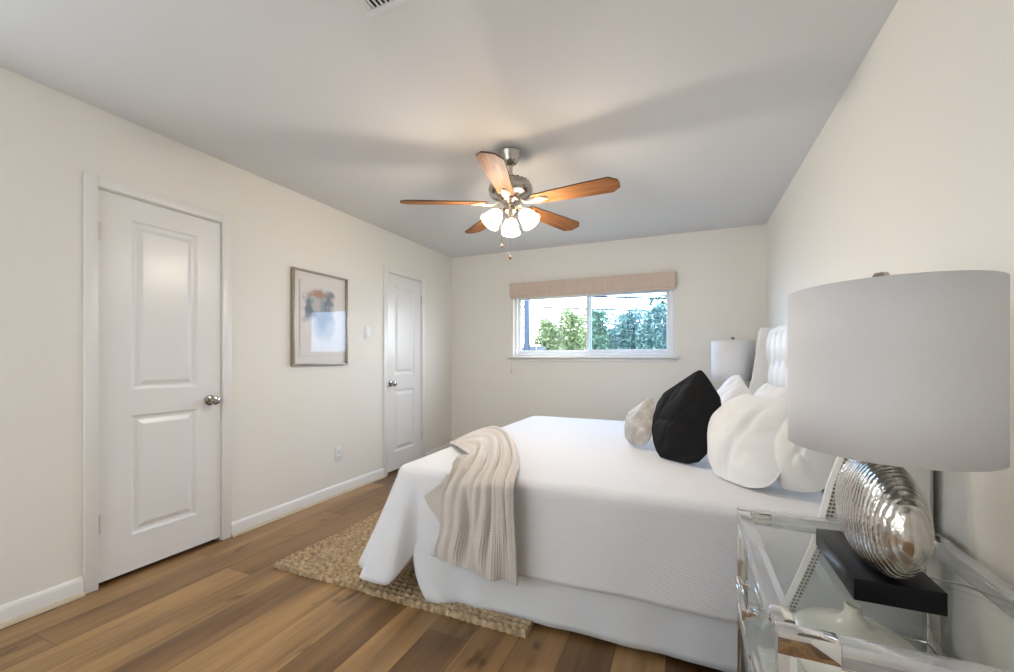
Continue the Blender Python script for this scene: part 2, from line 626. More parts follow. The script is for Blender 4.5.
# unseen side window opening behind the camera, added to let in daylight
SY0, SY1 = -0.95, 0.55
box(bm, XL - WT, XL, ys[0], SY0, 0, ZC)
box(bm, XL - WT, XL, SY1, ys[1], 0, ZC)
box(bm, XL - WT, XL, SY0, SY1, 0, 0.6)
box(bm, XL - WT, XL, SY0, SY1, 2.1, ZC)
box(bm, XL - WT, XL, ys[1], ys[2], D1[2] + JG, ZC)
box(bm, XL - WT, XL, ys[3], ys[4], D2[2] + JG, ZC)
box(bm, XL - WT - 0.03, XL - WT, 0.9, YB, 0, ZC)  # unseen backing added behind the doors to stop outside light leaking in
struct(obj('wall_left', bm, M['wall'], smooth=False))
bm = B(); box(bm, XR, XR + WT, YF - WT, YB, 0, ZC)
struct(obj('wall_right', bm, M['wall'], smooth=False))
WX0, WX1, WZ0, WZ1 = -1.90, -0.125, 1.19, 1.93
bm = B()
box(bm, XL - WT, WX0, YB, YB + WT, 0, ZC)
box(bm, WX1, XR + WT, YB, YB + WT, 0, ZC)
box(bm, WX0, WX1, YB, YB + WT, 0, WZ0)
box(bm, WX0, WX1, YB, YB + WT, WZ1, ZC)
struct(obj('wall_back', bm, M['wall'], smooth=False))
# wall behind the camera, with a window opening added for fill daylight
FX0, FX1, FZ0, FZ1 = -2.5, -1.4, 0.6, 2.1
bm = B()
box(bm, XL, FX0, YF - WT, YF, 0, ZC)
box(bm, FX1, XR, YF - WT, YF, 0, ZC)
box(bm, FX0, FX1, YF - WT, YF, 0, FZ0)
box(bm, FX0, FX1, YF - WT, YF, FZ1, ZC)
struct(obj('wall_front', bm, M['wall'], smooth=False))


# baseboards
def board(bm, axis, fixed, s, a, b):
    """profiled baseboard: s = direction off the wall"""
    prof = [(0, 0), (0.013, 0), (0.013, 0.068), (0.009, 0.082), (0.004, 0.09), (0, 0.09)]
    V = []
    for t in (a, b):
        V.append([bm.verts.new((fixed + s * d, t, z) if axis == 'y' else (t, fixed + s * d, z)) for d, z in prof])
    n = len(prof)
    for i in range(n):
        bm.faces.new((V[0][i], V[0][(i + 1) % n], V[1][(i + 1) % n], V[1][i]))
    bm.faces.new(V[0]); bm.faces.new(V[1][::-1])


def shoe(bm, axis, fixed, s, a, b):
    prof = [(0, 0)] + [(0.016 * math.cos(t), 0.018 * math.sin(t)) for t in (0, 0.5, 1.05, 1.57)]
    V = []
    for t in (a, b):
        V.append([bm.verts.new((fixed + s * (0.013 + d), t, z) if axis == 'y' else (t, fixed + s * (0.013 + d), z)) for d, z in prof])
    n = len(prof)
    for i in range(n):
        bm.faces.new((V[0][i], V[0][(i + 1) % n], V[1][(i + 1) % n], V[1][i]))
    bm.faces.new(V[0]); bm.faces.new(V[1][::-1])


segs = [(YF, D1[0] - 0.06), (D1[1] + 0.06, D2[0] - 0.056), (D2[1] + 0.056, YB)]
bm = B(); bs = B()
for a, b in segs:
    board(bm, 'y', XL, 1, a, b); shoe(bs, 'y', XL, 1, a, b)
bl = struct(obj('baseboard_left', bm, M['trim']))
obj('shoe_moulding', bs, M['shoe'], bl)
bm = B(); bs = B()
board(bm, 'x', YB, -1, XL + 0.013, XR - 0.013); shoe(bs, 'x', YB, -1, XL + 0.03, XR - 0.03)
bb_ = struct(obj('baseboard_back', bm, M['trim']))
obj('shoe_moulding', bs, M['shoe'], bb_)
bm = B(); board(bm, 'y', XR, -1, YF, YB - 0.014)
struct(obj('baseboard_right', bm, M['trim']))


# doors in the left wall
def relief(bm, x, y0, y1, z0, z1):
    rings = [(0, 0), (0.010, -0.009), (0.018, -0.011), (0.028, -0.011), (0.050, -0.002), (0.054, -0.001)]
    V = []
    for ins, dx in rings:
        V.append([bm.verts.new((x + dx, y, z)) for y, z in ((y0 + ins, z0 + ins), (y1 - ins, z0 + ins), (y1 - ins, z1 - ins), (y0 + ins, z1 - ins))])
    for a, b in zip(V, V[1:]):
        for i in range(4):
            bm.faces.new((a[i], a[(i + 1) % 4], b[(i + 1) % 4], b[i]))
    bm.faces.new(V[-1])
    return V[0]


def make_door(name, D, panels, knob_y, knob_z, hinge_y, hinge_z, fw, slab_x):
    y0, y1, zt = D
    r = struct(empty(name, (XL, (y0 + y1) / 2, 0)))
    ox, oy = XL, (y0 + y1) / 2

    def mk(nm, bm, m, p=r, **kw):
        bmesh.ops.translate(bm, verts=bm.verts, vec=(-ox, -oy, 0))
        return obj(nm, bm, m, p, **kw)
    bm = B()
    a, b, zb = y0 + 0.003, y1 - 0.003, 0.022
    z1 = zt - 0.004
    x = slab_x
    # face split around two raised panels
    (u0, u1, lz0, lz1), (v0, v1, hz0, hz1) = panels
    for (q0, q1, w0, w1) in ((a, u0, zb, z1), (u1, b, zb, z1), (u0, u1, zb, lz0), (u0, u1, lz1, hz0), (u0, u1, hz1, z1)):
        bm.faces.new([bm.verts.new((x, y, z)) for y, z in ((q0, w0), (q1, w0), (q1, w1), (q0, w1))])
    relief(bm, x, u0, u1, lz0, lz1)
    relief(bm, x, u0, u1, hz0, hz1)
    # back and edges
    bk = x - 0.035
    for q in (((x, a, zb), (bk, a, zb), (bk, a, z1), (x, a, z1)), ((x, b, zb), (x, b, z1), (bk, b, z1), (bk, b, zb)),
              ((x, a, z1), (bk, a, z1), (bk, b, z1), (x, b, z1)), ((x, a, zb), (x, b, zb), (bk, b, zb), (bk, a, zb)),
              ((bk, a, zb), (bk, b, zb), (bk, b, z1), (bk, a, z1))):
        bm.faces.new([bm.verts.new(p) for p in q])
    slab = mk('door_panel', bm, M['door'], smooth=False)
    # casing with jambs
    bm = B()
    for (q0, q1, w0, w1) in ((y0 - fw, y0 - 0.004, 0, zt + fw), (y1 + 0.004, y1 + fw, 0, zt + fw), (y0 - 0.004, y1 + 0.004, zt + 0.004, zt + fw)):
        box(bm, XL, XL + 0.016, q0, q1, w0, w1, 0.003)
    for (q0, q1, w0, w1) in ((y0 - 0.011, y0, 0, zt + 0.011), (y1, y1 + 0.011, 0, zt + 0.011), (y0, y1, zt, zt + 0.011)):
        box(bm, XL - WT, XL - 0.0005, q0, q1, w0, w1)
    # stop strip behind the slab
    for (q0, q1, w0, w1) in ((y0, y0 + 0.012, 0, zt), (y1 - 0.012, y1, 0, zt), (y0 + 0.012, y1 - 0.012, zt - 0.012, zt)):
        box(bm, bk - 0.03, bk - 0.001, q0, q1, w0, w1)
    mk('door_frame', bm, M['trim'])
    # knob with rose, neck and ball
    bm = B()
    m = Matrix.Rotation(PI / 2, 4, 'Y')
    lathe(bm, [(0, 0), (0.031, 0), (0.032, 0.004), (0.026, 0.009), (0.011, 0.012), (0.010, 0.030), (0.018, 0.036), (0.0265, 0.046),
               (0.028, 0.055), (0.024, 0.064), (0.013, 0.069), (0, 0.070)], 28, (x, knob_y, knob_z), m)
    mk('door_knob', bm, M['steel'])
    for hz in hinge_z:
        bm = B()
        box(bm, x - 0.004, XL + 0.003, hinge_y - 0.003, hinge_y + 0.003, hz - 0.045, hz + 0.045)
        lathe(bm, [(0, -0.047), (0.006, -0.047), (0.006, 0.047), (0, 0.047)], 12, (XL + 0.008, hinge_y, hz))
        mk('hinge', bm, M['hinge'])
    return r


make_door('door_1', D1, ((1.285, 1.617, 0.215, 0.860), (1.285, 1.617, 0.995, 1.915)), 1.690, 0.905, 1.143, (1.815, 0.322), 0.058, XL - 0.004)
make_door('door_2', D2, ((3.50, 3.84, 0.21, 0.845), (3.50, 3.84, 1.0, 1.90)), 3.435, 0.912, 3.965, (1.822, 0.300), 0.055, XL - 0.004)

# window in the back wall
wnd = struct(empty('window_1', ((WX0 + WX1) / 2, YB, WZ0)))
wox, woy, woz = wnd.location


def mkw(nm, bm, m, **kw):
    bmesh.ops.translate(bm, verts=bm.verts, vec=(-wox, -woy, -woz))
    return obj(nm, bm, m, wnd, **kw)


def ring_box(bm, x0, x1, z0, z1, t, y0, y1, bev=0.002):
    box(bm, x0, x0 + t, y0, y1, z0, z1, bev)
    box(bm, x1 - t, x1, y0, y1, z0, z1, bev)
    box(bm, x0 + t, x1 - t, y0, y1, z0, z0 + t, bev)
    box(bm, x0 + t, x1 - t, y0, y1, z1 - t, z1, bev)


bm = B()
ring_box(bm, WX0 + 0.002, WX1 - 0.002, WZ0 + 0.002, WZ1 - 0.002, 0.032, YB + 0.035, YB + 0.105)
mkw('window_frame', bm, M['vinyl'])
bm = B(); ring_box(bm, -1.868, -0.985, WZ0 + 0.034, WZ1 - 0.034, 0.036, YB + 0.070, YB + 0.095); mkw('sash', bm, M['vinyl'])
bm = B(); ring_box(bm, -1.035, -0.157, WZ0 + 0.034, WZ1 - 0.034, 0.040, YB + 0.042, YB + 0.068); mkw('sash', bm, M['vinyl'])
bm = B(); box(bm, -1.832, -1.021, YB + 0.080, YB + 0.084, WZ0 + 0.07, WZ1 - 0.07); mkw('window_pane', bm, M['window_glass'], smooth=False)
bm = B(); box(bm, -0.995, -0.197, YB + 0.053, YB + 0.057, WZ0 + 0.074, WZ1 - 0.074); mkw('window_pane', bm, M['window_screen'], smooth=False)
bm = B()
box(bm, -1.965, -0.065, YB - 0.055, YB + 0.034, WZ0 - 0.024, WZ0 - 0.002, 0.004)
box(bm, -1.93, -0.10, YB - 0.014, YB - 0.0005, WZ0 - 0.062, WZ0 - 0.025, 0.003)
mkw('window_sill', bm, M['trim'])

# plain frame for the window opening added behind the camera
w2 = struct(empty('added_window_front', ((FX0 + FX1) / 2, YF, FZ0)))
bm = B(); ring_box(bm, FX0, FX1, FZ0, FZ1, 0.05, YF - 0.09, YF - 0.04)
bmesh.ops.translate(bm, verts=bm.verts, vec=-w2.location)
obj('window_frame', bm, M['vinyl'], w2)

w3 = struct(empty('added_window_side', (XL, -0.2, 0.6)))  # frame of the added side opening, out of view, for daylight
bm = B()
for (a, b, c_, d) in ((-0.75, -0.70, 0, 1.5), (0.70, 0.75, 0, 1.5), (-0.70, 0.70, 0, 0.05), (-0.70, 0.70, 1.45, 1.5), (-0.025, 0.025, 0.05, 1.45)):
    box(bm, -0.09, -0.04, a, b, c_, d)
obj('window_frame', bm, M['vinyl'], w3)

# roman shade, rolled up above the window
rs = tag(empty('roman_shade', (-1.018, YB, 1.868)), 'beige woven roman shade folded up at the top of the window', 'window blind')
bm = B()
x0, x1 = -0.906, 0.906
# front valance
V = [(0, 0.18), (-0.060, 0.18), (-0.064, 0.17), (-0.064, 0.030), (-0.058, 0.030), (-0.056, 0.172), (0, 0.172)]
va = [bm.verts.new((x0, y - 0.001, z)) for y, z in V]
vb = [bm.verts.new((x1, y - 0.001, z)) for y, z in V]
for i in range(len(V)):
    j = (i + 1) % len(V)
    bm.faces.new((va[i], va[j], vb[j], vb[i]))
bm.faces.new(va); bm.faces.new(vb[::-1])
obj('valance', bm, M['blind'], rs, angle=30)
bm = B()
for i, (zz, yy_) in enumerate(((0.0, -0.05), (0.012, -0.036), (0.022, -0.022))):
    box(bm, x0 + 0.004, x1 - 0.004, yy_ - 0.006, yy_ + 0.006, zz, zz + 0.15 - i * 0.012, 0.003)
obj('shade_fold', bm, M['blind'], rs)
bm = B()
tube(bm, [(x0 + 0.028, -0.07, 0.03), (x0 + 0.028, -0.068, -0.3), (x0 + 0.028, -0.068, -0.86)], 0.0013, 6)
lathe(bm, [(0, -0.875), (0.004, -0.872), (0.003, -0.84), (0, -0.838)], 10, (x0 + 0.028, -0.068, 0))
obj('pull_cord', bm, M['cordgrey'], rs)

# ------------------------------------------------------------------ wall things
# picture
pc = tag(empty('framed_picture', (XL, 2.5445, 1.485)), 'silver framed abstract watercolour in blue and grey hanging between the two doors', 'picture')
hw, hh = 0.276, 0.372
bm = B()
for (a, b, c_, d) in ((-hw, -hw + 0.014, -hh, hh), (hw - 0.014, hw, -hh, hh), (-hw + 0.014, hw - 0.014, -hh, -hh + 0.014), (-hw + 0.014, hw - 0.014, hh - 0.014, hh)):
    box(bm, 0.003, 0.034, a, b, c_, d, 0.0015)
obj('picture_frame', bm, M['frame'], pc)
bm = B(); box(bm, 0.004, 0.012, -hw + 0.014, hw - 0.014, -hh + 0.014, hh - 0.014)
obj('picture_mat', bm, M['mat'], pc, smooth=False)
bm = B(); box(bm, 0.0125, 0.018, -0.205, 0.205, -0.30, 0.295, 0.001)
obj('print', bm, M['art'], pc, smooth=False)
bm = B(); box(bm, 0.026, 0.028, -hw + 0.0145, hw - 0.0145, -hh + 0.0145, hh - 0.0145)
obj('picture_glass', bm, M['picture_glass'], pc, smooth=False)

sw = tag(empty('light_switch', (XL, 3.096, 1.404)), 'white wall light switch beside the far white door', 'light switch')
bm = B(); box(bm, 0.0005, 0.006, -0.035, 0.035, -0.057, 0.057, 0.002); obj('switch_plate', bm, M['plastic'], sw)
bm = B(); box(bm, 0.0062, 0.0095, -0.016, 0.016, -0.033, 0.033, 0.001); box(bm, 0.0095, 0.012, -0.013, 0.013, -0.03, 0.001, 0.001)
obj('rocker', bm, M['vinyl'], sw)
ou = tag(empty('wall_outlet', (XL, 2.74, 0.345)), 'white wall power outlet low on the wall under the picture', 'power outlet')
bm = B(); box(bm, 0.0005, 0.006, -0.036, 0.036, -0.058, 0.058, 0.002); obj('outlet_plate', bm, M['plastic'], ou)
for zz in (-0.022, 0.022):
    bm = B(); box(bm, 0.0062, 0.0085, -0.016, 0.016, zz - 0.015, zz + 0.015, 0.001)
    s_ = obj('socket', bm, M['vinyl'], ou)
    bm = B()
    for yy_ in (-0.006, 0.006):
        box(bm, 0.0086, 0.0092, yy_ - 0.001, yy_ + 0.001, zz - 0.002, zz + 0.008)
    obj('slot', bm, M['dark'], s_)

# ceiling vent
vt = tag(empty('ceiling_vent', (-0.915, 1.095, ZC)), 'white slatted air vent set in the ceiling at the top edge', 'air vent')
bm = B()
for (a, b, c_, d) in ((-0.175, 0.175, 0.112, 0.14), (-0.175, 0.175, -0.14, -0.112), (-0.175, -0.132, -0.112, 0.112), (0.132, 0.175, -0.112, 0.112)):
    box(bm, a, b, c_, d, -0.008, -0.0005, 0.002)
obj('vent_frame', bm, M['ceiling'], vt)
bm = B(); box(bm, -0.132, 0.132, -0.112, 0.112, -0.0015, -0.0006); obj('backing', bm, M['dark'], vt, smooth=False)
for i in range(14):
    bm = B()
    xx = -0.122 + i * 0.0188
    v_ = [bm.verts.new(p) for p in ((xx - 0.0085, -0.112, -0.002), (xx + 0.004, -0.112, -0.0085), (xx + 0.004, 0.112, -0.0085), (xx - 0.0085, 0.112, -0.002))]
    f_ = bm.faces.new(v_)
    r_ = bmesh.ops.extrude_face_region(bm, geom=[f_])
    bmesh.ops.translate(bm, verts=[q for q in r_['geom'] if isinstance(q, bmesh.types.BMVert)], vec=(0.001, 0, 0.0012))
    obj('slat', bm, M['ceiling'], vt, smooth=False)

# ------------------------------------------------------------------ ceiling fan
fan = tag(empty('ceiling_fan', (-1.0, 2.39, ZC)), 'brushed nickel ceiling fan with five brown wooden blades and three lit glass shades', 'ceiling fan')
bm = B()
lathe(bm, [(0, -0.0005), (0.066, -0.0005), (0.068, -0.008), (0.062, -0.02), (0.060, -0.032), (0.052, -0.04), (0.05, -0.055), (0.035, -0.075), (0.018, -0.083), (0, -0.083)], 36)
obj('canopy', bm, M['nickel'], fan)
bm = B()
lathe(bm, [(0.0125, -0.08), (0.0125, -0.155), (0.024, -0.16), (0.028, -0.172), (0.02, -0.178)], 24)
obj('downrod', bm, M['nickel'], fan)
bm = B()
lathe(bm, [(0, -0.168), (0.03, -0.168), (0.055, -0.172), (0.075, -0.180), (0.105, -0.186), (0.125, -0.200), (0.135, -0.220), (0.137, -0.238), (0.130, -0.250),
           (0.133, -0.258), (0.126, -0.270), (0.100, -0.284), (0.075, -0.292), (0.06, -0.296), (0, -0.296)], 48)
mh = obj('motor_housing', bm, M['nickel'], fan)
bm = B()
for i in range(24):
    a = 2 * PI * i / 24
    m4 = Matrix.Rotation(a, 4, 'Z')
    t_ = B()
    box(t_, 0.082, 0.117, -0.004, 0.004, -0.196, -0.180, 0.0015)
    for v_ in t_.verts:
        v_.co.z += -(v_.co.x - 0.082) * 0.25 + 0.0005
    me_ = bpy.data.meshes.new('t'); t_.to_mesh(me_); t_.free(); me_.transform(m4); bm.from_mesh(me_); bpy.data.meshes.remove(me_)
obj('vent_slots', bm, M['dark'], mh)
ZB = -0.316


def blade_bm():
    # blade along +X, pitched about X
    bm = B()
    out = [(0.155, -0.046), (0.30, -0.056), (0.48, -0.066), (0.618, -0.070), (0.662, -0.034), (0.666, 0.0)]
    pts = out + [(x, -y) for x, y in out[::-1][1:]]
    pts += [(0.148, 0.03), (0.145, 0), (0.148, -0.03)]
    top = [bm.verts.new((x, y, 0.004)) for x, y in pts]
    bot = [bm.verts.new((x, y, -0.004)) for x, y in pts]
    bm.faces.new(top); bm.faces.new(bot[::-1])
    for i in range(len(pts)):
        j = (i + 1) % len(pts)
        f_ = bm.faces.new((top[i], bot[i], bot[j], top[j]))
        f_.material_index = 1
    return bm


def iron_bm():
    bm = B()
    pts = [(0.07, 0.016, 0.010), (0.11, 0.014, -0.012), (0.15, 0.017, -0.013), (0.18, 0.030, -0.008), (0.205, 0.024, -0.008), (0.245, 0.008, -0.008)]
    secs = []
    for x, w_, z in pts:
        secs.append([bm.verts.new((x, -w_, z + 0.002)), bm.verts.new((x, w_, z + 0.002)), bm.verts.new((x, w_ * 0.8, z - 0.006)), bm.verts.new((x, -w_ * 0.8, z - 0.006))])
    for a, b in zip(secs, secs[1:]):
        for i in range(4):
            bm.faces.new((a[i], a[(i + 1) % 4], b[(i + 1) % 4], b[i]))
    bm.faces.new(secs[0]); bm.faces.new(secs[-1][::-1])
    for x, y in ((0.175, 0.018), (0.175, -0.018), (0.225, 0)):
        lathe(bm, [(0, -0.018), (0.005, -0.017), (0.006, -0.013), (0.006, -0.010)], 10, (x, y, 0))
    return bm


bl_me = ir_me = None
for i in range(5):
    if i == 0:
        b_ = obj('blade', blade_bm(), [M['blade'], M['blade_edge']], fan, angle=30)
        ir = obj('blade_arm', iron_bm(), M['iron'], b_)
    else:
        nb = b_.copy(); COL.objects.link(nb); nb.parent = fan
        ni = ir.copy(); COL.objects.link(ni); ni.parent = nb
    q = b_ if i == 0 else nb
    q.location = (0, 0, ZB)
    q.rotation_mode = 'XYZ'
    # pitch about the blade's own axis, then swing round
    R_ = Matrix.Rotation(math.radians(72 * i - 4.5), 4, 'Z') @ Matrix.Rotation(math.radians((0.3, 0.8, 0.5, 2.4, 0.6)[i]), 4, 'Y') @ Matrix.Rotation(math.radians(-12), 4, 'X')
    q.rotation_euler = R_.to_euler('XYZ')

bm = B()
lathe(bm, [(0, -0.29), (0.055, -0.292), (0.060, -0.305), (0.048, -0.318), (0.040, -0.325), (0.042, -0.345), (0.052, -0.352), (0.052, -0.372), (0.040, -0.384), (0.022, -0.398), (0.012, -0.41), (0, -0.412)], 36)
lk = obj('light_kit', bm, M['nickel'], fan)
for i, az in enumerate((112, -8, -128)):
    a = math.radians(az)
    d = Vector((math.cos(a), math.sin(a), 0))
    tilt = math.radians(40)
    ax = (d * math.sin(tilt) + Vector((0, 0, -math.cos(tilt)))).normalized()
    base = Vector((0, 0, -0.362)) + d * 0.045
    bm = B(); tube(bm, [base - d * 0.01, base + d * 0.02 + Vector((0, 0, 0.003)), base + d * 0.02 + ax * 0.02], [0.008, 0.008, 0.008], 10)
    rot = Vector((0, 0, 1)).rotation_difference(ax).to_matrix().to_4x4()
    p0 = base + d * 0.02 + ax * 0.012
    lathe(bm, [(0, 0), (0.020, 0), (0.026, 0.008), (0.026, 0.022), (0.022, 0.024)], 24, p0, rot)
    arm_o = obj('lamp_holder', bm, M['nickel'], fan)
    bm = B()
    lathe(bm, [(0.024, 0.016), (0.030, 0.028), (0.040, 0.045), (0.046, 0.065), (0.048, 0.085), (0.052, 0.100), (0.060, 0.113)], 32, p0, rot)
    sh = obj('glass_shade', bm, M['frosted'], fan)
    sm = sh.modifiers.new('thick', 'SOLIDIFY'); sm.thickness = 0.003
    bm = B()
    lathe(bm, [(0, 0.022), (0.010, 0.024), (0.013, 0.04), (0.022, 0.062), (0.024, 0.074), (0.018, 0.088), (0, 0.094)], 20, p0, rot)
    obj('bulb', bm, M['bulb'], sh)
    ld = bpy.data.lights.new('bulb_light', 'POINT')
    ld.energy = BULB_WATTS
    ld.color = (1.0, 0.90, 0.78)
    ld.shadow_soft_size = 0.03
    lo = bpy.data.objects.new('bulb_light', ld)
    lo.location = p0 + ax * 0.116
    lo.parent = fan
    COL.objects.link(lo)

for (dx, dy, L) in ((-0.035, -0.055, 0.575), (0.010, -0.03, 0.645)):
    bm = B()
    tube(bm, [(dx, dy, -0.37), (dx, dy, -L)], 0.0014, 6)
    ch = obj('pull_chain', bm, M['nickel'], fan)
    bm = B()
    lathe(bm, [(0, 0.002), (0.005, -0.002), (0.0085, -0.012), (0.007, -0.022), (0, -0.028)], 14, (dx, dy, -L))
    obj('chain_fob', bm, M['blade_edge'], ch)

# ------------------------------------------------------------------ rug
tagrug = B()
NX, NY = 300, 620
RW, RH = 1.505, 2.42
PITCH = 0.034


def rug_pt(i, j):
    x = -RW / 2 + RW * i / (NX - 1)
    y = -RH / 2 + RH * j / (NY - 1)
    r_ = math.floor((y + RH / 2) / PITCH)
    fr = (y + RH / 2) / PITCH - r_
    sh_ = (r_ * 0.37) % 1
    tw = (x / 0.038 + sh_ + 0.6 * (fr - 0.5)) % 1.0
    prof = math.sqrt(max(0, 1 - (2 * fr - 1) ** 2 * 0.97))
    knot_ = math.sqrt(max(0, 1 - (2 * tw - 1) ** 2 * 0.85))
    z = 0.002 + 0.024 * (0.2 + 0.8 * prof * (0.45 + 0.55 * knot_))
    z += 0.002 * noise.noise(Vector((x * 60, y * 60, 3)))
    if j in (0, NY - 1) or i in (0, NX - 1):
        z = 0.001
    ex = 0.0
    if j <= 3:
        y += 0.003 * math.sin(x * 165) + 0.004 * noise.noise(Vector((x * 9, 0, 0)))
    y += 0.012 * noise.noise(Vector((x * 2.2, y * 2, 8)))
    x += 0.012 * noise.noise(Vector((x * 2, y * 2.5, 1)))
    return (x + ex, y, z)


grid(tagrug, rug_pt, NX, NY)
ro = obj('jute_rug', tagrug, M['jute'], loc=(-1.372, 1.640 + RH / 2, 0.0), angle=80)
tag(ro, 'natural braided jute rug lying on the wood floor under the foot of the bed', 'rug')

# ------------------------------------------------------------------ bed
TOP = 0.615
FX, NYB, FYB = -1.40, 1.755, 3.86   # foot, near and far sides of the cloth before the drape curve
HX = 0.545
PF = 0.600

bed = tag(empty('bed', (0.6, 2.77, 0)), 'bed frame with tall white tufted wingback headboard against the right wall', 'bed')


def mkb(nm, bm, m, p=bed, **kw):
    bmesh.ops.translate(bm, verts=bm.verts, vec=(-0.6, -2.77, 0))
    return obj(nm, bm, m, p, **kw)


# tufted panel
NY_, NZ_ = 150, 90
y0_, y1_, z0_, z1_ = 1.655, 3.862, 0.30, 1.412


def tuft(i, j):
    y = y0_ + (y1_ - y0_) * i / (NY_ - 1)
    z = z0_ + (z1_ - z0_) * j / (NZ_ - 1)
    u = (y - y0_) / 0.104
    v = (z - 0.36) / 0.22
    a, b = u + v, u - v
    h = abs(math.sin(PI * a / 2)) * abs(math.sin(PI * b / 2))
    h = h ** 0.45
    e = min((z1_ - z) / 0.06, 1.0)
    rnd = math.sqrt(max(0, 1 - (1 - e) ** 2))
    return (PF + 0.040 - 0.055 * h * rnd - 0.018 * rnd + (0.015 if rnd < 0.02 else 0), y, z)


bm = B(); grid(bm, tuft, NY_, NZ_)
mkb('tufted_panel', bm, M['tufted'], angle=180)
bm = B(); box(bm, PF + 0.022, 0.680, y0_ - 0.001, y1_ + 0.001, 0.05, z1_ - 0.005, 0.010)
mkb('back_panel', bm, M['headboard'])
for r_ in range(1, 6):
    for q in range(0, 22):
        if (q + r_) % 2:
            continue
        yy_ = y0_ + q * 0.104
        zz = 0.36 + r_ * 0.22
        if y0_ + 0.03 < yy_ < y1_ - 0.03 and zz < z1_ - 0.05:
            bm = B()
            lathe(bm, [(0, -0.008), (0.008, -0.005), (0.010, 0), (0.006, 0.004)], 10, (PF + 0.024, yy_, zz), Matrix.Rotation(PI / 2, 4, 'Y'))
            mkb('tuft_button', bm, M['tufted'])

# wings: curved front edge
edge = [(0.22, 0.06), (0.245, 0.2), (0.294, 0.366), (0.336, 0.479), (0.368, 0.572), (0.389, 0.661), (0.410, 0.765), (0.452, 0.90), (0.478, 1.0), (0.505, 1.2), (0.527, 1.385), (0.542, 1.410)]


def wing(ya, yb):
    bm = B()
    n = len(edge)
    rows = []
    for (x, z) in edge:
        rows.append([(x + 0.012, ya, z), (x, ya + 0.010, z), (x, yb - 0.010, z), (x + 0.012, yb, z), (0.655, yb, z), (0.655, ya, z)])
    V_ = [[bm.verts.new(p) for p in r] for r in rows]
    for a, b in zip(V_, V_[1:]):
        for i in range(6):
            bm.faces.new((a[i], a[(i + 1) % 6], b[(i + 1) % 6], b[i]))
    bm.faces.new(V_[0]); bm.faces.new(V_[-1][::-1])
    return bm


def sample_edge(step):
    L, out_ = 0, []
    P_ = [Vector((x, 0, z)) for x, z in edge]
    acc = 0.0
    for a, b in zip(P_, P_[1:]):
        d = (b - a).length
        t = acc
        while t < d:
            out_.append(a.lerp(b, t / d)); t += step
        acc = t - d
    return out_


for ya, yb, yn, sg in ((1.620, 1.652, 1.6195, -1), (3.865, 3.897, 3.8975, 1)):
    w_ = mkb('wing', wing(ya, yb), M['headboard'], angle=35)
    bm = B()
    for p in sample_edge(0.0125):
        if p.z > 1.39 or p.z < 0.12:
            continue
        for off in (0.017, 0.028):
            lathe(bm, [(0, 0.0038), (0.003, 0.003), (0.0042, 0.0)], 8, (p.x + off, yn, p.z), Matrix.Rotation(-sg * PI / 2, 4, 'X'))
    tr_ = mkb('nailhead_trim', bm, M['nail'], w_)
    tr_['kind'] = 'stuff'
    # bed leg
for yy_ in (1.636, 3.881):
    bm = B(); box(bm, 0.56, 0.63, yy_ - 0.015, yy_ + 0.015, 0.0, 0.065, 0.003)
    mkb('leg', bm, M['blackblock'])

bm = B(); box(bm, -1.345, HX - 0.03, 1.80, 3.82, 0.245, 0.60, 0.05)
mt = obj('mattress', bm, M['mattress']); tag(mt, 'white mattress under the white coverlet', 'mattress')
bm = B(); box(bm, -1.14, 0.46, 1.84, 3.78, 0.10, 0.235, 0.006)
for xx in (-1.08, 0.40):
    for yy_ in (1.9, 3.7):
        box(bm, xx - 0.03, xx + 0.03, yy_ - 0.03, yy_ + 0.03, 0.018 if xx < 0 else 0.0, 0.10)
mkb('base', bm, M['blackblock'])


# coverlet: cloth rectangle mapped over the mattress
def drape(a, b):
    """a,b = how far past the foot edge / side edge (>=0). returns out vector scale, down"""
    pass


R0 = 0.075      # plan rounding radius of the corner
RC = 0.05      # section radius


